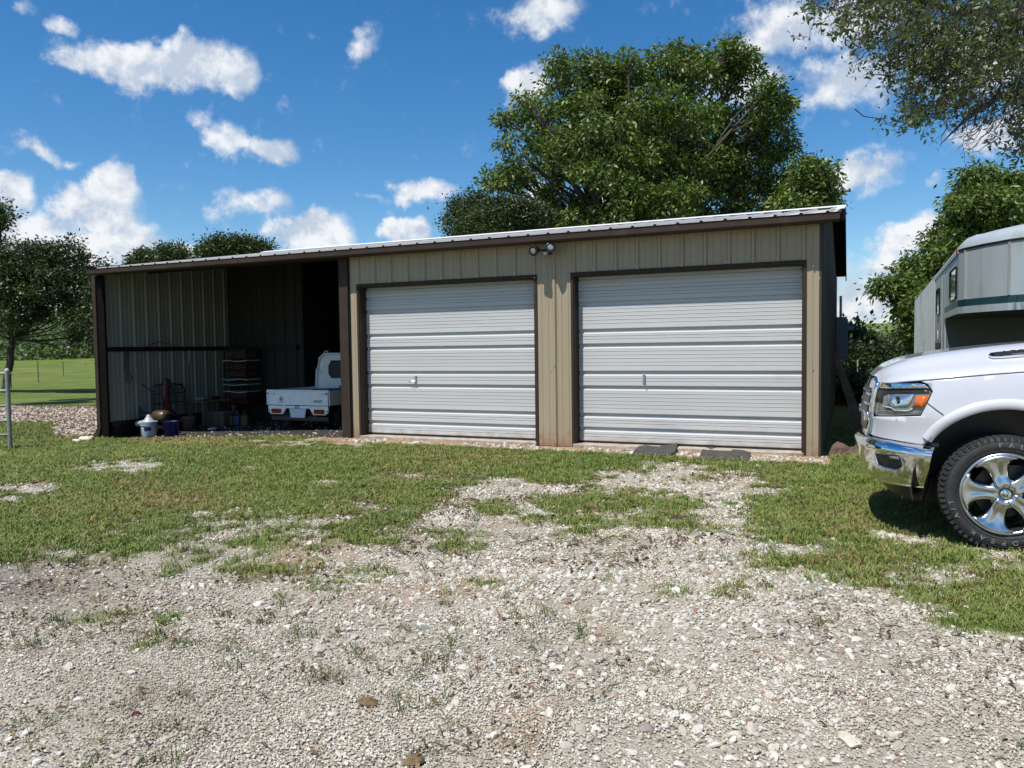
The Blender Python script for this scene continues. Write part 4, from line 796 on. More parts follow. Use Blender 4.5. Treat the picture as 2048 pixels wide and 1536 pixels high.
# local: x across (0 = near side), y back along the trailer
TW, TL, ZS, ZB = 2.1, 12.9, 2.61, 1.78
nose = [(0, 0), (.30, -.62), (.75, -1.19), (TW-.75, -1.19), (TW-.30, -.62), (TW, 0)]
def band(x_y, z0, z1, nm, m, off=0., th=.02, parent=tr_, lab=None):
    P = [[(x, y, z0), (x, y, z1)] for x, y in x_y]; return MB().grid(P).obj(nm, m, parent, solid=th)
import itertools
nc = [(0, 0), (.06, -.20), (.22, -.52), (.46, -.88), (.75, -1.13), (.95, -1.19), (TW-.95, -1.19), (TW-.75, -1.13), (TW-.46, -.88), (TW-.22, -.52), (TW-.06, -.20), (TW, 0)]
band(nc, ZB+.085, ZS, 'nose_panel', 'trailer'); 
def offs(pts, d):
    c = (TW/2, 1.0); return [(x+(d if x > c[0] else -d)*(1 if abs(x-c[0]) > .3 else .3)*.7, y-d*.7) for x, y in pts]
band(offs(nc, .006), ZB+.09, ZB+.18, 'nose_stripe', 'green', th=.004); band(offs(nc, .02), ZB, ZB+.088, 'nose_rail', 'trailer', th=.03)
band(offs(nc, .012), ZS-.005, ZS+.022, 'nose_seam', 'redbrown', th=.01)
for j_ in (1, 3, 8, 10): x_, y_ = offs([nc[j_]], .004)[0]; MB().box(x_-.012, x_+.012, y_-.012, y_+.012, ZB+.185, ZS-.01).obj('panel_seam', 'trailerwall', tr_)
# rounded roof
def roofring(pts, y_inset, z): c = (TW/2,); return [(TW/2+(x-TW/2)*(1-y_inset/1.05), y+y_inset*.9 if y < -.01 else y, z) for x, y in pts]
full = [(0, TL)]+nc+[(TW, TL)]
MB().grid([list(roofring(full, i_, z_)) for i_, z_ in ((0, ZS+.02), (.02, ZS+.09), (.09, ZS+.16), (.2, ZS+.205), (.5, ZS+.235), (1.0, ZS+.24))]).obj('roof', 'trailer', tr_, smooth=True)
MB().box(-.012, .05, 0, TL, ZS-.03, ZS+.025).obj('roof_rail', 'trailer', tr_)
MB().add([(0, TL, 0)], []) if False else None
band([(0, 0), (0, 2.35)], ZB+.085, ZS-.03, 'gooseneck_side', 'trailer'); MB().box(-.012, .02, 0, 2.35, ZB, ZB+.088).obj('side_rail', 'trailer', tr_); MB().box(-.006, .0, .01, 2.35, ZB+.09, ZB+.18).obj('side_stripe', 'green', tr_)
MB().prism([(x, y) for x, y in nc]+[(TW, 2.35), (0, 2.35)], 'z', ZB+.0, ZB+.02).obj('gooseneck_floor', 'sidebrown', tr_)
MB().box(.02, TW-.02, 2.36, 2.39, .45, ZB+.0).obj('front_bulkhead', 'grey', tr_)
MB().prism([(-.002, 0), (TW, 0), (TW, 1), (0, 1)], 'z', 0, .001) if False else None
MB().tube([(TW/2, -.7, ZB), (TW/2, -.7, ZB-.75)], .07, 12).obj('coupler_post', 'black', tr_)
MB().box(.0, .018, 2.37, 4.75, .45, ZS-.03).obj('side_wall', 'trailer', tr_); MB().box(.0, .018, 4.76, TL, .45, ZS-.03).obj('side_wall', 'trailerwall', tr_); MB().box(TW-.018, TW, .0, TL, .45 if False else ZB, ZS).box(TW-.017, TW-.001, 2.37, TL, .45, ZB).obj('side_wall', 'trailer', tr_)
MB().box(.02, TW-.02, 2.4, TL, .42, .45).obj('trailer_floor', 'black', tr_); MB().box(.0, TW, TL-.02, TL+.02, .45, ZS).obj('rear_door', 'trailer', tr_)
dr = MB().box(-.022, -.001, 2.75, 4.3, .55, ZS-.10).obj('dressing_door', 'trailer', tr_, bevel=.01)
def rwin(par, y0, y1, z0, z1, x=-.02):
    r = .07; pts = []
    for cy_, cz_, a0 in ((y1-r, z1-r, 0), (y0+r, z1-r, 90), (y0+r, z0+r, 180), (y1-r, z0+r, 270)):
        for k in range(4): a = math.radians(a0+k*30); pts.append((cy_+r*math.cos(a), cz_+r*math.sin(a)))
    w = MB().prism(pts, 'x', x-.008, x).obj('window', 'glass', par); MB().tube([(x-.009, a, b) for a, b in pts+[pts[0]]], .014, 5).obj('window_frame', 'black', w)
rwin(dr, 3.15, 3.85, 1.88, 2.33, -.023); rwin(tr_, .22, 1.25, 2.0, 2.43, -.001)
MB().tube([(-.04, 2.9, 1.45), (-.06, 2.93, 1.45), (-.06, 2.98, 1.6)], .012, 6).obj('door_handle', 'galv', dr)
MB().box(-.0225, -.0220, 2.76, 4.29, 1.28, 1.40).obj('door_stripe', 'green', dr)
for i in range(12): y = 4.9+i*.70; MB().box(-.07, -.001, y, y+.10, .5, ZS-.03).obj('side_post', 'trailer', tr_)
MB().box(-.025, -.001, 4.76, 4.82, .5, ZS-.03).obj('side_post', 'trailer', tr_)
for y in (.02, TL-.1): MB().box(-.035, -.013, y, y+.07, ZS-.03, ZS+.03).obj('marker_light', 'redlens', tr_)
MB().box(.2, .5, 3.0, 3.4, ZS+.02, ZS+.30).obj('roof_vent', 'trailer', tr_, bevel=.03)
for y in (8.6, 9.6):
    for x in (.02, TW-.02):
        w_ = bpy.data.objects.new('wheel', None); COL.objects.link(w_); w_.parent = tr_; w_.location = (x, y, tg+.37); MB().lathe([(.2, -.1), (.34, -.1), (.37, -.07), (.37, .07), (.34, .1), (.2, .1)], (0, 0, 0), 'x', 24).obj('tyre', 'rubber', w_); MB().lathe([(0, -.08), (.2, -.07), (.2, .07), (0, .08)], (0, 0, 0), 'x', 18).obj('rim', 'galv', w_)
MB().box(-.16, -.02, 8.0, 10.2, tg+.78, tg+.82).obj('fender', 'trailer', tr_)
MB().box(.1, TW-.1, 2.4, TL, tg+.40, .42).obj('chassis_rail', 'black', tr_)
# ---------------------------------------------------------------- pipe gate, wires and pasture fence
gp = atz(21, 901, -.28); gt = thing('pipe_gate', 'grey-green pipe gate end at the left edge on the grass', 'gate', (gp[0], gp[1], float(gz(gp[0], gp[1]))), 0.35)
GH = 1.40
MB().tube([(0, 0, 0), (0, 0, GH)], .036, 14).obj('gate_post', 'gate', gt); MB().lathe([(0, GH+.05), (.03, GH+.035), (.042, GH), (.036, GH-.02)], n=14).obj('post_cap', 'cream', gt, smooth=True)
for z in (GH-.04, GH*.79-.05, GH*.60-.05, GH*.41-.05, GH*.25-.07): MB().tube([(0, 0, z), (-.12, -.0, z), (-2.8, -.0, z)], .022, 10).obj('gate_rail', 'cream' if z > 1 else 'gate', gt)
MB().tube([(0, 0, GH-.03), (.07, .0, GH-.03)], .008, 6).obj('hinge_bolt', 'cream', gt)
for k_, (v0, v1) in enumerate(((748, 742), (806, 797), (863, 858))):
    A = gt.location.copy(); A.z = aty(22, v0, A.y)[2]; B = aty(186, v1, 19.0); tag(MB().tube([A, (A+Vector(B))/2-Vector((0, 0, .02)), Vector(B)], .004, 4).obj('fence_wire', 'galv'), ('top', 'middle', 'lowest')[k_]+' thin fence wire running from the pipe gate toward the shed', 'wire')
pf = thing('pasture_fence', 'thin wire fence with slim posts crossing the far pasture', 'fence', aty(75, 762, 46))
o0 = Vector(pf.location); posts = []
for (u, v0, v1, Y_) in ((20, 765, 720, 38), (75.3, 762, 722, 46), (126, 755, 724, 59), (172, 750, 726, 80), (215, 745, 727, 105), (-60, 772, 716, 32)):
    a = Vector(aty(u, v1, Y_)); zb = float(gz(a.x, a.y)); zb = min(zb, a.z-.9); posts.append((a, zb)); r0 = Vector((a.x, a.y, zb-.1))-o0; MB().box(r0.x-.018, r0.x+.018, r0.y-.018, r0.y+.018, r0.z, a.z-o0.z).obj('fence_post', 'bark', pf)
ps_ = sorted([a for a, _ in posts], key=lambda q: q.x if False else q.y)
for dz in (0.02, .35, .7):
    MB().tube([q-o0-Vector((0, 0, dz)) for q in ps_], .006, 4).obj('wire_strand', 'tinc', pf)
# ---------------------------------------------------------------- white pickup
HP = aty(2012.6, 989, 5.3); ph = math.radians(22); tf = np.array([-math.cos(ph), math.sin(ph), 0]); tl_ = np.array([-math.sin(ph), -math.cos(ph), 0])
TO = HP-tl_*.99; TO[2] = HP[2]-.405; pk = thing('pickup_truck', 'large pearl-white pickup truck with chrome bumper, only its front half in view', 'pickup truck', TO, math.radians(158))
def tw(p): p = np.asarray(p, float); return TO+p[..., 0:1]*tf+p[..., 1:2]*tl_+p[..., 2:3]*np.array([0, 0, 1.])
# plan outline of the body shell, driver side then round the nose to the centre line
PL = [(-5.0, 1.0), (-4.8, 1.0), (-2.0, 1.0), (-.9, 1.0), (-.4, 1.0), (-.2, 1.0), (0, 1.0), (.20, .998), (.35, .982), (.47, .95), (.58, .89), (.685, .795), (.77, .66), (.828, .49), (.856, .27), (.866, 0)]
def catmull(P, n=16):
    P = [np.array(p) for p in P]; o = []
    for i in range(len(P)-1):
        a, b, c, d = P[max(i-1, 0)], P[i], P[i+1], P[min(i+2, len(P)-1)]
        for k in range(n):
            t = k/n; o.append(.5*(2*b+(c-a)*t+(2*a-5*b+4*c-d)*t*t+(-a+3*b-3*c+d)*t**3))
    return np.array(o+[P[-1]])
_pl = catmull(PL); _s = np.concatenate([[0], np.cumsum(np.linalg.norm(np.diff(_pl, axis=0), axis=1))]); _s = -_s[np.argmin(np.abs(_pl[:, 0]))]+_s
TC = _s[-1]
def S(t, z, off=0.):
    t = np.asarray(t, float); z = np.asarray(z, float); x = np.interp(t, _s, _pl[:, 0]); y = np.interp(t, _s, _pl[:, 1]); e = 1e-2
    dx = np.interp(t+e, _s, _pl[:, 0])-np.interp(t-e, _s, _pl[:, 0]); dy = np.interp(t+e, _s, _pl[:, 1])-np.interp(t-e, _s, _pl[:, 1]); l = np.hypot(dx, dy)+1e-9; nx_, ny_ = -dy/l, dx/l
    nx_, ny_ = np.where(t > TC-.02, 1., nx_), np.where(t > TC-.02, 0., ny_)
    b = -.012-.05*np.clip((z-1.02)/.25, 0, 1)**2-.02*np.clip((.62-z)/.3, 0, 1)**2+.012*np.exp(-((z-.93)/.09)**2)
    b = b-.04*np.clip((z-.80)/.4, 0, 1)*np.clip(t-.6, 0, 1)
    o = off+b
    return np.stack([x-np.abs(nx_)*0+(-0 if False else 0)+np.where(True, 1, 1)*o*np.abs(nx_), y+o*np.abs(ny_), z], -1)
def pix(u, v, off=0., g=None):
    q = np.array(g if g is not None else (.5, .9))
    for _ in range(25):
        f = lambda q: np.array(proj(tw(S(q[0], q[1], off))))-np.array([u, v])
        r0 = f(q); J = np.stack([(f(q+d)-r0)/1e-4 for d in np.eye(2)*1e-4], 1)
        try: st = np.linalg.solve(J, r0)
        except Exception: break
        st = np.clip(st, -.12, .12); q = q-st; q[0] = min(q[0], TC+.1)
    return (float(q[0]), float(q[1]))
def patch(name, m, poly, off=0., th=.012, parent=pk, step=.05, smooth=True, mirror=True, fn=None):
    poly = [pix(p[1], p[2], off) if p[0] == 'p' else (p[1], p[2]) for p in poly]
    bm = bmesh.new(); vs = [bm.verts.new((a, b, 0)) for a, b in poly]; f = bm.faces.new(vs); bmesh.ops.triangulate(bm, faces=[f])
    t0, t1 = min(a for a, _ in poly), max(a for a, _ in poly); z0, z1 = min(b for _, b in poly), max(b for _, b in poly)
    for k in range(1, int((t1-t0)/step)+1): bmesh.ops.bisect_plane(bm, geom=bm.verts[:]+bm.edges[:]+bm.faces[:], plane_co=(t0+k*step, 0, 0), plane_no=(1, 0, 0))
    for k in range(1, int((z1-z0)/step)+1): bmesh.ops.bisect_plane(bm, geom=bm.verts[:]+bm.edges[:]+bm.faces[:], plane_co=(0, z0+k*step, 0), plane_no=(0, 1, 0))
    for v in bm.verts:
        o_ = off+(fn(v.co.x, v.co.y) if fn else 0); q = S(v.co.x, v.co.y, o_); v.co = Vector(q.tolist())
    me = bpy.data.meshes.new(name); bm.to_mesh(me); bm.free(); me.materials.append(MT[m]); o = bpy.data.objects.new(name, me); COL.objects.link(o); o.parent = parent
    # faces must look outward
    me.update(); c = sum((Vector(p.normal)*p.area for p in me.polygons), Vector()); cc = sum((Vector(p.center)*p.area for p in me.polygons), Vector())/max(sum(p.area for p in me.polygons), 1e-9)
    if c.dot(Vector((cc.x+.6, cc.y*1.3, 0))) < 0: me.flip_normals()
    if th: q = o.modifiers.new('s', 'SOLIDIFY'); q.thickness = th; q.offset = -1
    if smooth:
        for p in me.polygons: p.use_smooth = True
    if mirror:
        m2 = o.copy(); m2.data = me.copy(); m2.data.transform(Matrix.Diagonal((1, -1, 1, 1))); m2.data.flip_normals(); COL.objects.link(m2); m2.parent = parent
    return o
def PX(*l): return [('p', a, b) for a, b in l]
def arc(cx, cz, r, a0, a1, n=18): return [('t', cx+r*math.cos(math.radians(a0+(a1-a0)*i/n)), cz+r*math.sin(math.radians(a0+(a1-a0)*i/n))) for i in range(n+1)]
AR = .565; AC = (0, .435)
flare = lambda t, z: .035*math.exp(-((math.hypot(t-AC[0], z-AC[1])-AR)/.055)**2)
# front fender + painted lower corner of the front clip
fend = [('t', -.80, 1.265)]+PX((2048, 745), (1978.6, 750), (1843, 762.5))+PX((1856, 768), (1866, 783), (1852, 812), (1842, 832), (1790, 833.5), (1750, 833), (1741, 842), (1737, 862), (1741, 868), (1790, 880), (1843, 889.5))+arc(*AC, AR, 36, 190)+[('t', -.80, .34)]
patch('front_fender', 'pearl', fend, .0, .02, step=.045)
patch('door_panel', 'pearl', [('t', -.808, 1.262), ('t', -.808, .36), ('t', -1.95, .36), ('t', -1.95, 1.27)], .0, .02); patch('rear_door_panel', 'pearl', [('t', -1.958, 1.27), ('t', -1.958, .36), ('t', -2.85, .36), ('t', -2.95, .6), ('t', -3.0, 1.27)], .0, .02)
patch('bed_side', 'pearl', [('t', -3.02, 1.33), ('t', -3.02, .38)]+arc(-3.68, .435, .54, 180-190, 180+10, 2)[:0]+[('t', -3.13, .38)]+arc(-3.68, .43, .55, 0, 180, 16)+[('t', -4.24, .42), ('t', -4.85, .46), ('t', -4.88, 1.33)], .0, .02, step=.1)
# inner wheel well and under-body
MB().grid([[(AC[0]+(AR+.02)*math.cos(a), y, AC[1]+(AR+.02)*math.sin(a)) for y in (-.97, -.4, .4, .97)] for a in np.linspace(-.2, PI+.2, 20)]).obj('wheel_well', 'black', pk)
MB().box(-.62, -.55, -.96, .96, .25, 1.1).box(.55, .68, -.60, .60, .46, 1.1).box(-4.8, -.6, -.75, .75, .35, .62).box(-.6, .7, -.4, .4, .4, 1.0).obj('underbody', 'black', pk)
MB().grid([[(-3.68+.57*math.cos(a), y, .43+.57*math.sin(a)) for y in (-.97, 0, .97)] for a in np.linspace(0, PI, 14)]).obj('wheel_well', 'black', pk)
# shut line between the bumper corner and the fender
a_, b_ = pix(1855, 806), pix(1887, 830)
MB().tube([tuple(S(a_[0]+(b_[0]-a_[0])*i/6, a_[1]+(b_[1]-a_[1])*i/6, .0025)) for i in range(7)], .003, 4).obj('panel_gap', 'darkalloy', pk)
# arch lip bead
G = [[tuple(S(AC[0]+r*math.cos(a), AC[1]+r*math.sin(a), o_)) for r, o_ in ((AR, -.04), (AR-.002, .012), (AR+.006, .022), (AR+.035, .026), (AR+.055, .022), (AR+.068, .010), (AR+.072, -.01))] for a in np.linspace(math.radians(34), math.radians(190), 44)]
for sy in (1, -1): MB().grid([[(a, b*sy, c) for a, b, c in r] for r in G]).obj('arch_flare', 'pearl', pk, smooth=True)
# head lamp
hl = patch('headlight', 'clear', PX((1743, 774), (1855, 776), (1863, 785), (1851, 812), (1841, 829), (1790, 831.5), (1751, 830.5)), -.012, .03)
patch('lamp_trim', 'chrome', PX((1742, 768), (1754, 764.5), (1800, 765.5), (1838, 766), (1850, 769), (1858, 776), (1800, 776.5), (1745, 775.5)), .006, .014, parent=hl, mirror=False)
patch('lamp_trim', 'chrome', [(a, b, c) for a, b, c in PX((1742, 768), (1754, 764.5), (1800, 765.5), (1838, 766), (1850, 769), (1858, 776), (1800, 776.5), (1745, 775.5))], .0055, .014, mirror=False) if False else None
patch('reflector', 'silver', PX((1776, 789), (1827, 788.5), (1820, 806), (1814, 813), (1786, 813), (1777, 808)), -.004, .008, parent=hl, mirror=False)
patch('lens_bowl', 'glass', PX((1791, 793), (1799, 793), (1799, 806), (1794, 808)), -.001, .004, parent=hl, mirror=False)
patch('lamp_bezel', 'darkalloy', PX((1744, 777.5), (1855, 778.5), (1859, 786), (1829, 787), (1776, 787.2), (1765, 790), (1764, 806), (1745, 800)), -.006, .004, parent=hl, mirror=False)
patch('turn_signal', 'amber', PX((1834, 791), (1859, 790.5), (1847, 815.5), (1824, 816)), .0, .010, parent=hl, mirror=False)
patch('lamp_strip', 'cream', PX((1766, 812), (1781, 813.5), (1790, 820), (1817, 820), (1826, 815), (1827, 817.5), (1818, 822.5), (1789, 822.5), (1779, 816), (1766, 815)), -.003, .004, parent=hl, mirror=False)
# grille surround and grille across the nose
zg0, zg1 = pix(1743, 836)[1], pix(1745, 772)[1]; tg0 = pix(1749, 800)[0]
gs = patch('grille_surround', 'chrome', [('t', tg0-.01, zg0+.01), ('t', tg0-.035, zg1+.03), ('t', tg0+.1, zg1+.085), ('t', TC, zg1+.085), ('t', TC, zg0-.16), ('t', tg0+.16, zg0-.16), ('t', tg0+.07, zg0-.10)], .018, .03)
patch('grille_mesh', 'black', [('t', tg0+.07, zg0-.03), ('t', tg0+.06, zg1-.01), ('t', TC, zg1-.01), ('t', TC, zg0-.10), ('t', tg0+.16, zg0-.10)], .022, .006)
for k in range(3):
    z_ = zg0+.03+k*.075; patch('grille_bar', 'chrome', [('t', tg0+.045, z_), ('t', TC, z_), ('t', TC, z_+.018), ('t', tg0+.045, z_+.018)], .032, .012)
patch('side_vent', 'chrome', [('t', tg0+.0, zg0-.02), ('t', tg0+.0, zg0+.05), ('t', tg0+.10, zg0+.05), ('t', tg0+.10, zg0-.02)], .045, .02)
# chrome front bumper: bowed bar with fog lamp pocket
zb1 = lambda t: 0.; 
bl = PX((1735, 876), (1770, 882), (1812, 889.5), (1868, 895.5), (1858, 930), (1844, 977))
pb = [pix(a, b, .055) for _, a, b in bl]; ztop0 = pb[0][1]+.012; zbot = pb[-1][1]
top_ = [('t', TC, ztop0+.01), ('t', pb[0][0]+.12, ztop0+.01)]+[('t', a, b) for a, b in pb[:-2]]
def bow(t, z): k = (z-zbot)/(ztop0-zbot); kk = max(0, min(1, k)); return .028+.048*min(1, kk*1.25)**.8-(.0 if kk < .86 else .05*((kk-.86)/.14)**1.5)
btm = [('t', pb[-1][0], pb[-1][1]), ('t', pb[-1][0]+.10, zbot+.0), ('t', pb[-1][0]+.30, zbot-.01), ('t', TC, zbot+.03)]
tb_ = lambda k: float(np.interp(k, [0, .45, 1], [pb[-1][0], pb[-2][0], pb[-3][0]]))
zt_ = lambda t: float(np.interp(t, [q[0] for q in pb[:4]][::-1], [q[1] for q in pb[:4]][::-1])); zb_ = lambda t: float(np.interp(t, [pb[-1][0]-.1, pb[-1][0], pb[-1][0]+.3, TC], [zbot, zbot, zbot-.01, zbot+.03]))
GB_ = []
for k in np.linspace(0, 1, 15):
    row = []
    for j in np.linspace(0, 1, 46):
        t_ = tb_(k)+(TC-tb_(k))*j; z_ = zb_(t_)+(zt_(t_)-zb_(t_))*k; row.append(tuple(float(c) for c in S(t_, z_, bow(t_, zbot+(ztop0-zbot)*k))))
    GB_.append(row)
GB_.append([(a-.05, b*.95, c+.006) for a, b, c in GB_[-1]]); GB_.insert(0, [(a-.04, b*.96, c-.006) for a, b, c in GB_[0]])
for sy in (1, -1): MB().grid([[(a, b*sy, c) for a, b, c in r] for r in GB_]).obj('front_bumper', 'chrome', pk, smooth=True)
fo = [pix(a, b, .085) for a, b in ((1748, 907), (1796, 911), (1803, 918), (1804, 933), (1797, 939), (1787, 941), (1764, 935), (1752, 929))]
patch('fog_lamp_recess', 'black', [('t', a, b) for a, b in fo], .006, .01, fn=bow)
fo2 = [pix(a, b, .09) for a, b in ((1776, 912), (1794, 914), (1798, 921), (1778, 918))]; patch('fog_lamp', 'clear', [('t', a, b) for a, b in fo2], .012, .005, fn=bow)
MB().tube([tuple(S(a, b, .012+bow(a, b))) for a, b in fo[2:]+[fo[0]]], .006, 6).obj('fog_bezel', 'chrome', pk)
patch('bumper_gap', 'black', [('t', pb[3][0]-.02, pb[3][1]+.03), ('t', pb[0][0], ztop0+.035), ('t', TC, ztop0+.035), ('t', TC, ztop0-.02), ('t', pb[0][0], ztop0-.02), ('t', pb[3][0]-.02, pb[3][1]-.01)], -.01, .01)
patch('air_dam', 'black', [('t', pb[-1][0]+.02, zbot+.04), ('t', pb[-1][0]+.10, zbot-.12), ('t', TC, zbot-.12), ('t', TC, zbot+.06)], -.12, .03)
MB().box(.30, .60, -.50, .50, .24, .42).obj('skid_plate', 'black', pk)
# bonnet
HX = [.862, .85, .825, .78, .715, .62, .5, .36, .18, .026, -.195, -.45, -.80]
ZC = [1.168, 1.195, 1.222, 1.262, 1.300, 1.335, 1.366, 1.392, 1.417, 1.435, 1.457, 1.475, 1.49]
zs = [pix(u, v)[0:2] for u, v in ((1752, 768), (1800, 763), (1843, 760), (1978.6, 747.5), (2048, 742.5))]
def zedge(x):
    tx = [-.8, zs[4][0], zs[3][0], zs[2][0], zs[1][0], 1.0]; zz = [1.275, zs[4][1], zs[3][1], zs[2][1], zs[1][1], zs[0][1]]; return float(np.interp(tt(x), tx, zz))
def tt(x): return float(np.interp(x, _pl[:, 0], _s)) 
WS = [(0, 0), (.035, .16), (.09, .30), (.16, .43), (.22, .55), (.30, .74), (.38, .90), (.46, .98), (.56, 1.0), (.78, .985), (1.0, .98)]
def hood_pt(x, zc, w, f):
    ze = zedge(x); e = S(tt(x), ze, .002); return (e[0], float(e[1])*(1-w), ze+(zc-ze)*f)
G = []
for x, zc in zip(HX, ZC):
    half = [hood_pt(x, zc, w, f) for w, f in WS]; G.append(half+[(a, -b, c) for a, b, c in half[-2::-1]])
hood = MB().grid(G).obj('bonnet', 'pearl', pk, smooth=True, solid=.015, sub=2)
MB().tube([tuple(S(t_, float(np.interp(t_, [-.8, zs[4][0], zs[3][0], zs[2][0]], [1.270, zs[4][1]-.006, zs[3][1]-.006, zs[2][1]-.006])), .0)) for t_ in np.linspace(-.8, zs[2][0], 20)], .0035, 5).obj('bonnet_gap', 'darkalloy', pk)
# scoop badge on the bonnet shoulder
def hpt(x, w): zc = float(np.interp(-x, [-q for q in HX], ZC)); f = float(np.interp(w, [a for a, _ in WS], [b for _, b in WS])); return Vector(hood_pt(x, zc, w, f))
bc = hpt(-.17, .235); bxv = (hpt(-.40, .245)-hpt(.06, .225)).normalized(); byv = (hpt(-.17, .33)-hpt(-.17, .14)); byv = (byv-bxv*byv.dot(bxv)).normalized(); bn_ = bxv.cross(byv)
if bn_.y < 0: bn_ = -bn_
BMx = frame(bc+bn_*.012, bxv, byv)
def badge(nm, m, l, h, z, th):
    pts = [(-l/2, 0), (-l/2+.02, h*.42), (-l/2+.07, h/2), (l/2-.07, h/2), (l/2, h*.1), (l/2-.03, -h*.42), (l/2-.08, -h/2), (-l/2+.08, -h/2), (-l/2+.02, -h*.35)]; o = MB().prism(pts, 'z', z, z+th).obj(nm, m, pk, bevel=.004); o.data.transform(BMx); return o
badge('scoop_badge', 'chrome', .50, .085, -.01, .02); badge('badge_inset', 'ink', .43, .058, .0105, .003)
text('badge_lettering', '1500', .062, 'chrome', pk, BMx @ Matrix.Translation((-.07, .006, .015)), .003, sx=1.7, shear=.1); text('badge_lettering', 'HEMI', .022, 'silver', pk, BMx @ Matrix.Translation((-.07, -.031, .015)), .0015, sx=1.7)
# cab
cab = []
for x, w, z in ((-.72, .88, 1.30), (-1.45, .76, 1.88), (-1.75, .74, 1.94), (-2.4, .74, 1.94), (-2.85, .76, 1.88), (-3.0, .90, 1.30)): cab.append((x, w, z))
MB().grid([[(-1.45, y, 1.88+.02*(1-y*y)) for y in (-.76, -.4, 0, .4, .76)], [(-1.75, y, 1.93+.02*(1-y*y)) for y in (-.74, -.4, 0, .4, .74)], [(-2.4, y, 1.94+.02*(1-y*y)) for y in (-.74, -.4, 0, .4, .74)], [(-2.85, y, 1.88+.02*(1-y*y)) for y in (-.76, -.4, 0, .4, .76)]]).obj('cab_roof', 'pearl', pk, smooth=True, solid=.03)
MB().grid([[(-.78, y, 1.30) for y in (-.86, 0, .86)], [(-1.45, y, 1.885) for y in (-.74, 0, .74)]]).obj('windscreen', 'glass', pk, solid=.01)
for sy in (-1, 1):
    MB().grid([[(-.80, sy*.95, 1.27), (-1.46, sy*.77, 1.87)], [(-1.95, sy*.95, 1.27), (-1.95, sy*.75, 1.92)]]).obj('side_window', 'glass', pk, solid=.01); MB().grid([[(-1.98, sy*.95, 1.27), (-1.98, sy*.75, 1.92)], [(-2.98, sy*.95, 1.27), (-2.83, sy*.76, 1.88)]]).obj('side_window', 'glass', pk, solid=.01)
    MB().tube([(-.76, sy*.93, 1.28), (-1.45, sy*.765, 1.885), (-1.75, sy*.755, 1.935), (-2.4, sy*.755, 1.945), (-2.85, sy*.77, 1.885), (-3.0, sy*.94, 1.28)], .028, 8).obj('roof_pillar', 'pearl', pk, smooth=True); MB().tube([(-1.965, sy*.95, 1.27), (-1.965, sy*.76, 1.92)], .025, 6).obj('door_pillar', 'ink', pk)
    MB().box(-1.15, -1.0, sy*1.16-.1, sy*1.16+.1, 1.30, 1.52).obj('wing_mirror', 'pearl', pk, bevel=.03); MB().box(-1.10, -.9, sy*.99-.012, sy*.99+.012, 1.03, 1.06).box(-2.25, -2.05, sy*.99-.012, sy*.99+.012, 1.03, 1.06).obj('door_handle', 'chrome', pk); MB().tube([(-.9, sy*.93, .34), (-2.8, sy*.93, .34)], .04, 8).obj('side_step', 'black', pk)
    MB().box(-4.93, -4.86, sy*.93-.08, sy*.93+.05, .95, 1.25).obj('tail_light', 'redlens', pk, bevel=.01)
MB().box(-3.01, -2.99, -.92, .92, .7, 1.30).obj('cab_rear', 'pearl', pk); MB().grid([[(-3.0, y, 1.30) for y in (-.88, .88)], [(-2.85, y, 1.88) for y in (-.72, .72)]]).obj('rear_window', 'glass', pk, solid=.01)
MB().box(-4.88, -3.02, -.95, .95, .72, .76).obj('bed_floor', 'black', pk); MB().box(-4.93, -4.88, -.93, .93, .68, 1.33).obj('tailgate', 'pearl', pk, bevel=.01); MB().box(-5.05, -4.93, -.95, .95, .45, .66).obj('rear_bumper', 'chrome', pk, bevel=.02)
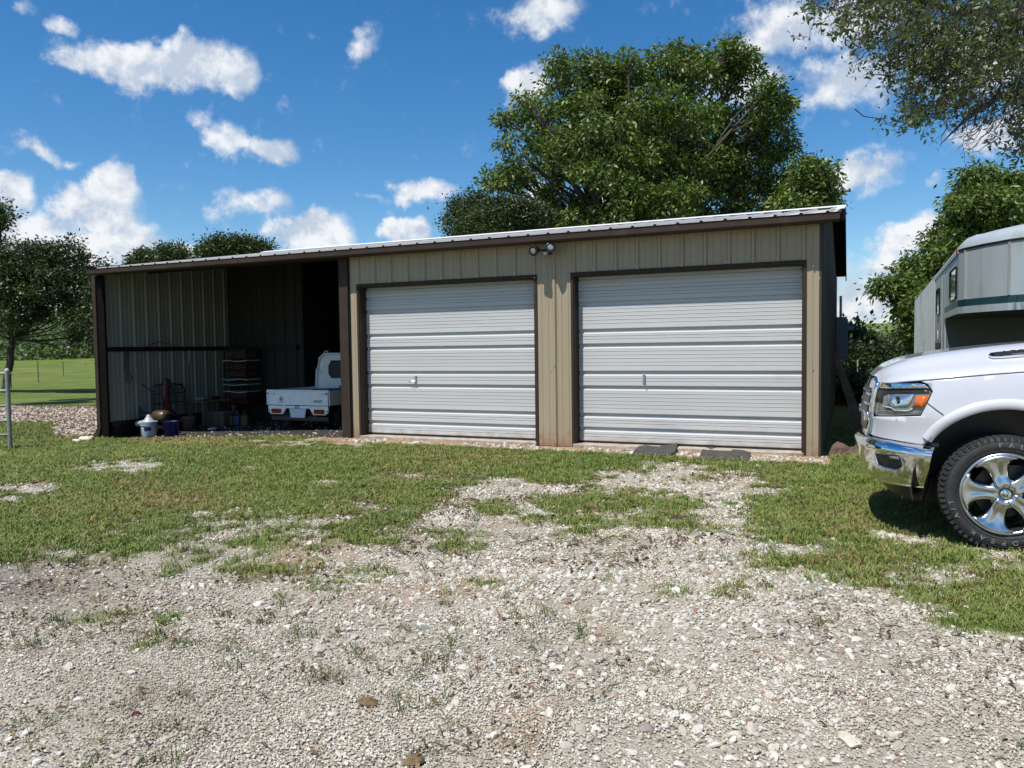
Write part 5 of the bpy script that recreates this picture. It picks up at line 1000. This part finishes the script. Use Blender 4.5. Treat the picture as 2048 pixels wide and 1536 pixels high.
# wheels
TR = .405; RRm = .283
def wheel(x, side, full):
    w = bpy.data.objects.new('wheel', None); COL.objects.link(w); w.parent = pk; w.location = (x, side*.99, TR); w.rotation_euler = (0, 0, 0 if side > 0 else PI)
    # tyre, axis = y, outer face at y=0
    prof = [(RRm-.01, -.03), (RRm+.004, -.012), (RRm+.03, -.002), (.33, .006), (.365, .0), (.388, -.018), (.398, -.035), (.402, -.06), (.402, -.22), (.385, -.255), (RRm, -.26)]
    ty = MB().lathe(prof, (0, 0, 0), 'y', 72).obj('tyre', 'rubber', w, smooth=True)
    if full:
        n = 60; mb = MB()
        for k in range(n):
            a = 2*PI*k/n; 
            for (r0, r1, y0, y1, wd, of) in ((.376, .404, -.012, -.004, .55, 0), (.394, .411, -.055, -.022, .62, .0), (.398, .411, -.115, -.065, .6, .5), (.398, .411, -.175, -.125, .6, 0), (.398, .411, -.225, -.185, .62, .5)):
                a0 = a+of*2*PI/n; a1 = a0+wd*2*PI/n; vs = []
                for yy in (y0, y1):
                    for (r, q) in ((r0, a0), (r1, a0), (r1, a1), (r0, a1)): vs.append((r*math.cos(q), yy, r*math.sin(q)))
                mb.add(vs, [(0, 1, 2, 3), (7, 6, 5, 4), (0, 4, 5, 1), (1, 5, 6, 2), (2, 6, 7, 3)])
        tb = mb.obj('tread_block', 'rubber', ty); tb['kind'] = 'stuff'
        for j, (r, y) in enumerate(((.308, .004), (.372, .0))): MB().tube([(r*math.cos(a), y, r*math.sin(a)) for a in np.linspace(0, 2*PI, 73)], .0018, 4, cap=False).obj('sidewall_ring', 'rubber', ty)
        # text runs clockwise seen from outside (local -x is to the viewer's right here)
        def ring(s, mid, st):
            for i, c in enumerate(s):
                if c == ' ': continue
                phi = math.radians(mid+(i-(len(s)-1)/2)*st)   # clockwise angle from the top, seen by the viewer
                # viewer faces -y; viewer's right is -x
                out = Vector((-math.sin(phi), 0, math.cos(phi))); rt = Vector((-math.cos(phi), 0, -math.sin(phi))); text('tyre_letter', c, .042, 'letter', ty, frame(Vector(out)*.342+Vector((0, .0065, 0)), rt, out), 0, outline=.0009, sx=1.25)
        ring('FALKEN', 21, 11); ring('WILDPEAK', 176, 11.2); ring('A/T', 249, 8.5)
    # barrel and dish
    MB().lathe([(RRm, -.004), (RRm-.012, -.004), (RRm-.022, -.03), (RRm-.03, -.12), (RRm-.02, -.24), (RRm, -.25)], (0, 0, 0), 'y', 64).obj('rim_barrel', 'darkalloy', w, smooth=True)
    MB().lathe([(RRm+.006, -.014), (RRm+.004, -.002), (RRm-.006, .002), (RRm-.016, -.004), (RRm-.020, -.016)], (0, 0, 0), 'y', 72).obj('rim_lip', 'polish', w, smooth=True)
    MB().lathe([(0, -.13), (.185, -.13), (.19, -.15), (.0, -.16)], (0, 0, 0), 'y', 40).obj('brake_disc', 'darkalloy', w); MB().box(-.14, -.02, -.18, -.115, .08, .19).obj('brake_caliper', 'darkalloy', w)
    # five flared spokes
    for k in range(5):
        phi0 = math.radians(-16+72*k); G = []
        for i, (r, hwd, dep) in enumerate(((.045, .035, -.022), (.075, .044, -.020), (.105, .042, -.026), (.14, .044, -.030), (.18, .054, -.027), (.215, .070, -.021), (.245, .095, -.014), (.262, .128, -.010), (.273, .14, -.008))):
            row = []
            for j in range(-4, 5):
                f = j/4; ang = f*hwd/r if r > .05 else f*.7; crown = -.012*(1-abs(f))**1.0*(1 if .1 < r < .25 else .2)+(-.012 if abs(j) == 4 and .1 < r < .265 else 0)
                phi = phi0+ang; row.append((-math.sin(phi)*r, dep+crown, math.cos(phi)*r))
            G.append(row)
        sp_ = MB().grid(G).obj('spoke', 'polish', w, smooth=True, solid=.022)
        # dark side cheeks
        MB().grid([[(q[0]*1.0, q[1]-.004, q[2]), (q[0]*.99, q[1]-.075, q[2]*.99)] for q in [r_[0] for r_ in G[2:]]]).grid([[(q[0], q[1]-.004, q[2]), (q[0]*.99, q[1]-.075, q[2]*.99)] for q in [r_[-1] for r_ in G[2:]]]).obj('spoke_cheek', 'darkalloy', w)
    MB().lathe([(0, -.012), (.03, -.012), (.036, -.016), (.040, -.03)], (0, 0, 0), 'y', 24).obj('hub_cap', 'chrome', w, smooth=True); MB().lathe([(.0, -.025), (.10, -.026), (.108, -.04)], (0, 0, 0), 'y', 30).obj('hub_plate', 'polish', w, smooth=True)
    MB().tube([(.018*math.cos(a), -.010, .016*math.sin(a)+.002) for a in np.linspace(.3, 2.85, 8)], .003, 5).tube([(-.012, -.010, -.002), (-.006, -.009, -.016), (.006, -.009, -.016), (.012, -.010, -.002)], .003, 5).obj('hub_emblem', 'darkalloy', w)
    for k in range(6):
        a = math.radians(60*k+14); c = (-.074*math.sin(a), 0, .074*math.cos(a)); MB().lathe([(.0, -.0225), (.0175, -.0225), (.0185, -.03)], c, 'y', 16).obj('lug_recess', 'ink', w); MB().lathe([(0, -.004), (.009, -.005), (.0115, -.012), (.0115, -.022)], c, 'y', 6).obj('lug_nut', 'chrome', w)
    return w
wheel(0, 1, True); wheel(0, -1, False); wheel(-3.68, 1, False); wheel(-3.68, -1, False)
# ---------------------------------------------------------------- trees
def blobs(specs, Y, depth=.8):
    """(u, v, ru, rv) sightings at distance Y -> crown lobes in metres"""
    o = []
    for sp_ in specs:
        u, v, ru, rv = sp_[:4]; dY = sp_[4] if len(sp_) > 4 else rng.normal(0, .06)*Y*.4
        yy = Y+dY; c = aty(u, v, yy); o.append((c, np.array([ru*yy/F, max(.35, min(ru, rv)*yy/F*depth), rv*yy/F])))
    return o
def leaves(name, lobes, n_cl, per, rc, ll, lw, m, parent, droop=.4, shell=.55, kind=None, flat=.7, seed=1):
    r = np.random.default_rng(seed); wts = np.array([l[1][0]*l[1][2]+l[1][0]*l[1][1] for l in lobes]); wts = wts/wts.sum()
    li = r.choice(len(lobes), n_cl, p=wts); C_ = np.array([l[0] for l in lobes])[li]; R_ = np.array([l[1] for l in lobes])[li]
    d = r.normal(size=(n_cl, 3)); d /= np.linalg.norm(d, axis=1)[:, None]; rad = shell+(1.02-shell)*r.random(n_cl)**.7; cc = C_+R_*d*rad[:, None]
    crnd = r.random(n_cl)
    # some clumps reach out of the lobe as sprays
    out_ = r.random(n_cl) < .16; cc = np.where(out_[:, None], cc+d*R_*(.10+.22*r.random(n_cl))[:, None], cc)
    n = n_cl*per; ci = np.repeat(np.arange(n_cl), per)
    sz = rc*(.55+.9*r.random(n_cl))[ci]
    off = r.normal(size=(n, 3))*sz[:, None]*.55; off[:, 2] *= flat; P = cc[ci]+off
    # leaf axis: away from the clump centre and drooping
    a = off/np.maximum(np.linalg.norm(off, axis=1), 1e-6)[:, None]+r.normal(size=(n, 3))*.55; a[:, 2] -= droop; a /= np.linalg.norm(a, axis=1)[:, None]
    q = r.normal(size=(n, 3)); q[:, 2] += .5; b = np.cross(a, q); b /= np.maximum(np.linalg.norm(b, axis=1), 1e-6)[:, None]; nn = np.cross(a, b)
    s = (.6+.8*r.random(n)); l = (ll*s)[:, None]; w = (lw*s)[:, None]
    v0 = P; v1 = P+a*l*.45+b*w*.5+nn*w*.12; v2 = P+a*l; v3 = P+a*l*.45-b*w*.5+nn*w*.12
    co = np.stack([v0, v1, v2, v3], 1).reshape(-1, 3); fc = np.arange(4*n).reshape(n, 4)
    o = npmesh(name, co-np.array(parent.location)[None] if parent else co, fc, m, parent, attrs={'rnd': np.clip(.55*r.random(n)+.45*crnd[ci], 0, 1)}, dom='FACE')
    if kind: o['kind'] = kind
    return o
def wig(a, b, n=6, am=.06, r=random):
    a = Vector(a); b = Vector(b); L_ = (b-a).length; return [a+(b-a)*i/(n-1)+(Vector((r.gauss(0, 1), r.gauss(0, 1), r.gauss(0, .6)))*L_*am if 0 < i < n-1 else Vector()) for i in range(n)]
def tree(name, label, group, base, lobes, tr, n_cl, per, rc, ll, lw, m, fork=.35, sub=3, cat='tree', twigs=2, seed=1, droop=.4, shell=.55, limbm='bark'):
    rr = random.Random(seed); b = Vector(base); t = thing(name, label, cat, b, 0, group)
    top = max(l[0][2]+l[1][2] for l in lobes); cen = np.mean([l[0] for l in lobes], 0); fk = Vector((b.x*.8+cen[0]*.2, b.y*.8+cen[1]*.2, b.z+(top-b.z)*fork))
    mb = MB(); pts = wig(b-Vector((0, 0, .3)), fk, 6, .02, rr); mb.tube([p-b for p in pts], [tr*1.25, tr*1.05, tr, tr*.95, tr*.9, tr*.85], 12).obj('trunk', limbm, t, smooth=True)
    mb = MB()
    for i, (c, R_) in enumerate(lobes):
        c = Vector(c); s = fk.lerp(Vector((b.x, b.y, fk.z)), .0); mid = s.lerp(c, .5)+Vector((0, 0, -.04*(c-s).length)); r0 = tr*(.42 if i % 3 == 0 else .24); P = wig(s, mid, 4, .05, rr)[:-1]+wig(mid, c, 5, .05, rr)
        mb.tube([p-b for p in P], list(np.linspace(r0, tr*.12, len(P))), 7)
        for k in range(sub):
            d = Vector((rr.gauss(0, 1), rr.gauss(0, 1), rr.gauss(0, .8))).normalized(); e = c+Vector([d[j]*R_[j]*.85 for j in range(3)]); s2 = P[rr.randint(len(P)-4, len(P)-2)]; Q = wig(s2, e, 5, .07, rr); mb.tube([p-b for p in Q], list(np.linspace(tr*.16, tr*.03, 5)), 5)
    mb.obj('limbs', limbm, t, smooth=True)
    leaves('crown', lobes, n_cl, per, rc, ll, lw, m, t, droop, shell, seed=seed)
    return t
def gbase(u, Y, x=None): P = aty(u, 700, Y); return (P[0], P[1], float(gz(P[0], P[1], False)))
PEC = [(1140,170,66,46),(1200,150,50,40),(1262,160,66,55),(1330,140,60,45),(1385,150,66,50),(1450,128,56,40),(1478,150,56,50),(1535,215,52,48),(1548,285,46,60),(1072,232,50,42),(1120,240,55,45),(1045,300,48,55),(1030,355,44,32),(1005,372,28,20),
 (1130,290,60,45),(1190,250,70,55),(1260,260,75,65),(1330,250,70,60),(1400,260,80,65),(1470,255,60,60),(1500,330,70,60),(1430,345,75,55),(1350,340,75,55),(1270,345,60,45),(1180,325,55,35),(1105,345,45,34),
 (1140,400,50,40),(1090,410,40,28),(1265,410,55,38),(1330,420,75,45),(1420,420,85,50),(1510,400,70,55),(1560,375,30,60),(1490,450,80,35),(1300,455,80,28),(1160,450,60,30),(1095,450,50,30)]
PEC = [(q[0], q[1], q[2]*.80, q[3]*.80) for q in PEC]+[(1110,132,22,14),(1150,122,20,14),(1192,120,20,12),(1263,112,16,14),(1310,112,24,14),(1345,104,22,12),(1384,108,20,12),(1462,97,20,16),(1490,118,20,18),(1544,170,18,14),(1572,220,18,20),(1052,198,18,14),(1012,238,18,16),(985,362,20,12),(1003,290,16,20),(1585,300,14,26),(1165,420,30,20),(1090,385,22,14),(1290,320,50,34),(1350,335,60,40),(1250,225,50,34),(1255,440,40,30),(1290,395,44,34),(1180,215,40,30),(1420,330,60,40),(1130,330,30,22),(1150,300,46,36,-2.),(1215,265,54,40,-2.2),(1235,330,44,36,-2.4),(1290,310,50,40,-2.),(1180,345,34,22,-2.4),(1260,385,44,26,-2.6),(1230,430,36,20,-2.6),(1150,200,44,34,-1.5),(1300,210,50,40,-2.),(1390,240,50,40,-2.),(1100,290,34,30,-1.5),(1350,400,60,34,-2.4),(1150,440,34,18,-2.)]
tree('pecan_tree', 'largest tree, a broad full pecan rising behind the middle of the shed', None, gbase(1215, 27), blobs(PEC, 27), .30, 2200, 46, .27, .175, .066, 'leaf', fork=.42, sub=2, seed=11, droop=.5)
tree('small_tree', 'narrow leafy tree right of the big pecan above the shed corner', None, gbase(1630, 26), blobs([(1622,350,26,36),(1600,385,28,34),(1645,390,22,40),(1625,420,40,34),(1590,430,40,34)], 26), .12, 330, 40, .34, .16, .07, 'leaf', seed=12, droop=.6)
tree('dark_oak_tree', 'low dense dark oak left of the big pecan behind the shed roof', None, gbase(985, 25), blobs([(945,415,38,26),(920,448,30,28),(965,455,50,32),(1010,425,45,28),(1050,440,50,32),(1070,470,60,30),(1000,470,60,30)], 25), .2, 1000, 46, .26, .085, .045, 'oak', seed=13, droop=.1, shell=.7)
tree('oak_tree', 'round-topped oak behind the roof of the open bay', 'oaks behind the left end of the shed', gbase(460, 34), blobs([(455,492,42,16),(500,498,36,14),(425,505,26,14),(478,505,60,18)], 34), .2, 420, 46, .34, .12, .06, 'oak', seed=14, droop=.1, shell=.7)
tree('oak_tree', 'thin open oak showing over the left end of the shed roof', 'oaks behind the left end of the shed', gbase(330, 33), blobs([(345,500,24,13),(325,508,16,12),(290,515,20,10),(360,512,16,10),(270,525,14,10),(330,522,40,12)], 33), .16, 190, 34, .30, .12, .06, 'oak', seed=15, droop=.1)
LO = [(45,520,62,42),(20,560,60,60),(95,520,44,34),(135,510,34,36),(75,565,70,40),(130,560,60,40),(175,545,34,40),(185,585,30,45),(165,620,30,40),(20,610,60,50),(90,600,60,34),(195,640,34,44),(175,670,22,30),(215,600,40,60),(-60,540,80,70),(-70,620,70,60),(215,680,30,40)]
bp = aty(8, 783, 33); tree('oak_tree', 'big spreading oak with a dark trunk at the far left beyond the gate', None, (bp[0], bp[1], float(gz(bp[0], bp[1]))), blobs(LO, 33, 1.0), .15, 1350, 46, .30, .13, .065, 'oak', fork=.33, sub=4, seed=16, droop=.2)
tree('oak_tree', 'higher oak sprig reaching in at the left edge above the spreading oak', None, gbase(-120, 24), blobs([(-5,425,20,24),(-60,440,50,50),(-110,470,60,60),(2,440,14,14)], 24), .2, 420, 40, .26, .10, .05, 'oak', seed=17)
RPc = [(1960,362,38,24),(2010,372,30,22),(1935,400,28,22),(1985,410,50,32),(2060,400,50,50),(1930,440,40,30),(1990,450,70,40),(1895,485,36,28),(1945,500,60,40),(1845,530,30,22),(1880,545,40,36),(1800,562,24,12),(1765,575,18,11),(1830,590,34,18),(1870,610,36,34),(1815,618,22,12),(1840,655,24,16),(1855,690,26,30)]
tree('pecan_tree', 'light green pecan rising behind the grey horse trailer', None, gbase(1960, 25), blobs(RPc, 25, 1.0), .24, 1050, 46, .30, .17, .065, 'leaf', fork=.4, sub=3, seed=18, droop=.6)
for i, (lb, u, Y_, L_) in enumerate((('dense dark tree just right of the meter box', 1700, 27, [(1695,672,22,20),(1712,700,32,34),(1690,740,40,50),(1720,760,44,50),(1700,820,50,40)]), ('dark hedge tree between the shed and the trailer', 1760, 29, [(1750,712,32,26),(1775,725,40,36),(1755,760,50,50),(1790,780,50,50),(1770,840,60,40)]), ('dark bushy tree close to the rear end of the trailer', 1815, 31, [(1800,705,30,28),(1825,725,36,44),(1820,780,50,50),(1840,660,30,30),(1830,840,60,40),(1870,760,50,60)]))):
    tree('hedge_tree', lb, 'dark trees between the shed and the trailer', gbase(u, Y_), blobs(L_, Y_, 1.0), .15, 620, 44, .42, .15, .075, 'oak', seed=30+i, droop=.2, shell=.6)
tree('dark_bush', 'low dark bush in the deep shade right beside the shed wall', None, gbase(1725, 19), blobs([(1692,790,26,50),(1722,800,30,46),(1752,800,34,50),(1700,845,34,30),(1735,850,40,30),(1775,840,40,44)], 19, 1.0), .06, 420, 46, .30, .11, .055, 'oak', seed=50, droop=.2, fork=.3, cat='bush')
# live oak whose boughs hang in from the upper right, near the camera
lv = thing('live_oak', 'near live oak whose twiggy boughs hang in at the upper right corner', 'tree', (8.2, 7.6, float(gz(8.2, 7.6, False)))); lb_ = Vector(lv.location); YL = 7.0
def lp(u, v, y=YL): return Vector(aty(u, v, y))
MB().tube([lb_-lb_-Vector((0, 0, .3)), Vector((.1, 0, 1.2)), Vector((.0, .1, 2.6)), Vector((-.3, .0, 3.8))], [.34, .28, .25, .2], 14).obj('trunk', 'bark', lv, smooth=True)
tw_ = MB(); limb = MB(); P_l = []; rr = random.Random(77)
fork = Vector((-.3, 0, 3.8))+lb_
bough = [[(2300,120),(2080,60),(1900,20),(1760,-20),(1660,10)], [(2300,120),(2120,120),(1990,110),(1900,150),(1860,190)], [(2300,160),(2100,190),(2000,190),(1930,240),(1880,290)], [(2250,-40),(2050,-60),(1850,-70),(1700,-50),(1600,-20)], [(2300,250),(2150,250),(2060,280),(2030,310)], [(2250,60),(2100,30),(2020,60),(1960,90),(1900,90)]]
for bi, bgh in enumerate(bough):
    P = [fork]+[lp(u, v, YL+.5*math.sin(bi*2.1)+.12*k) for k, (u, v) in enumerate(bgh)]; P = [P[0]]+[q for a, b in zip(P[:-1], P[1:]) for q in wig(a, b, 4, .03, rr)[1:]]; limb.tube([p-lb_ for p in P], list(np.linspace(.075, .002, len(P))), 7)
limb.obj('limbs', 'bark', lv, smooth=True)
# areas that carry twigs: (u, v, ru, rv, how many, leafiness)
AREAS = [(1660,30,60,42,26,.6),(1740,45,70,55,60,.9),(1830,50,80,60,80,.9),(1930,50,90,60,80,.8),(1700,110,30,30,12,.5),(1780,120,50,40,44,1.0),(1850,140,60,50,60,1.0),(1930,150,60,50,60,1.0),(1880,210,60,40,50,.8),(1820,230,32,34,30,.9),(1950,210,50,40,40,.5),(1930,265,45,35,30,.12),(1985,120,50,50,50,1.0),(2040,110,40,60,60,1.2),(2040,200,40,50,40,.5),(2035,275,26,34,40,1.2),(2000,250,30,40,16,.15),(1620,15,26,16,10,.7),(1870,100,200,60,70,.9),(1980,20,100,40,60,1.1),(1780,-20,200,40,90,1)]
lc = []
for (u, v, ru, rv, cnt, lf) in AREAS:
    for k in range(int(cnt*.68)):
        tip = lp(u+rr.gauss(0, .55)*ru, v+rr.gauss(0, .55)*rv, YL+rr.gauss(0, .45)); L_ = rr.uniform(.2, .5); d = Vector((-.45+rr.gauss(0, .35), rr.gauss(0, .3), -.75+rr.gauss(0, .35))).normalized(); st = tip-d*L_; P = wig(st, tip, 6, .035, rr)
        P = [p-Vector((0, 0, .05*L_*math.sin(i*.6))) for i, p in enumerate(P)]; tw_.tube([p-lb_ for p in P], list(np.linspace(.0048, .0014, 6)), 4, cap=False)
        for j in range(2):
            s2 = P[rr.randint(1, 4)]; e2 = s2+Vector((-.25+rr.gauss(0, .5), rr.gauss(0, .5), -.4+rr.gauss(0, .4))).normalized()*rr.uniform(.08, .24); Q = wig(s2, e2, 4, .08, rr); tw_.tube([p-lb_ for p in Q], [.0028, .002, .0016, .001], 3, cap=False)
            for m_ in range(int(8*lf*rr.choice((.1, .4, 1.0, 2.0)))): lc.append(Q[rr.randint(1, 3)]+Vector((rr.gauss(0, .025), rr.gauss(0, .025), rr.gauss(0, .025))))
        for m_ in range(int(14*lf*rr.choice((.1, .4, 1.0, 2.0)))): lc.append(P[rr.randint(2, 5)]+Vector((rr.gauss(0, .03), rr.gauss(0, .03), rr.gauss(0, .03))))
tw_.obj('twigs', 'twig', lv)
Pn = np.array([tuple(p) for p in lc]); n = len(Pn); a = rng.normal(size=(n, 3)); a[:, 2] -= .2; a /= np.linalg.norm(a, axis=1)[:, None]; q = rng.normal(size=(n, 3)); b = np.cross(a, q); b /= np.linalg.norm(b, axis=1)[:, None]; nn = np.cross(a, b); l = (.050*(.6+.8*rng.random(n)))[:, None]; w = l*.42
co_ = np.stack([Pn, Pn+a*l*.5+b*w*.5+nn*w*.15, Pn+a*l, Pn+a*l*.5-b*w*.5+nn*w*.15], 1).reshape(-1, 3)-np.array(lb_)
npmesh('crown', co_, np.arange(4*n).reshape(n, 4), 'live', lv, attrs={'rnd': rng.random(n)}, dom='FACE')
# the rest of its crown, above and to the right of the view
leaves('outer_crown', [((8.8+rng.normal(0, .8), 7.6+rng.normal(0, 1.2), 5.0+rng.random()*1.6), np.array([1.1, 1.1, .8])) for _ in range(7)], 500, 60, .3, .045, .022, 'live', lv, seed=9)
# far woods: a belt of trees behind the pasture and on the rise
wl = []
for i in range(110):
    Y_ = rng.uniform(105, 150); u = rng.uniform(-300, 330); P = aty(u, 700, Y_); z = float(gz(P[0], P[1], False)); h = rng.uniform(4.0, 6.5); wl.append((np.array([P[0], P[1], z+h*.45]), np.array([rng.uniform(2.5, 4.5), 3, h*.5])))
for i in range(150):
    Y_ = rng.uniform(170, 300); u = rng.uniform(-300, 330); P = aty(u, 700, Y_); z = float(gz(P[0], P[1], False)); h = rng.uniform(5, 8); wl.append((np.array([P[0], P[1], z+h*.4]), np.array([rng.uniform(4, 7), 4, h*.5])))
w_ = leaves('far_woods', wl, 9000, 14, 1.1, .55, .42, 'wood_far', None, .2, .75, 'stuff', seed=40); tag(w_, 'far green woods on the low rise behind the pasture', 'woods')
wl = []
for i in range(70):
    Y_ = rng.uniform(40, 60); u = rng.uniform(1650, 2900); P = aty(u, 700, Y_); z = float(gz(P[0], P[1], False)); h = rng.uniform(1.4, 2.6); wl.append((np.array([P[0], P[1], z+h*.45]), np.array([rng.uniform(1.5, 3), 2, h*.5])))
w_ = leaves('right_woods', wl, 2600, 16, .8, .35, .22, 'oak', None, .2, .75, 'stuff', seed=41); tag(w_, 'dark thicket in the gap beyond the trailer', 'woods')
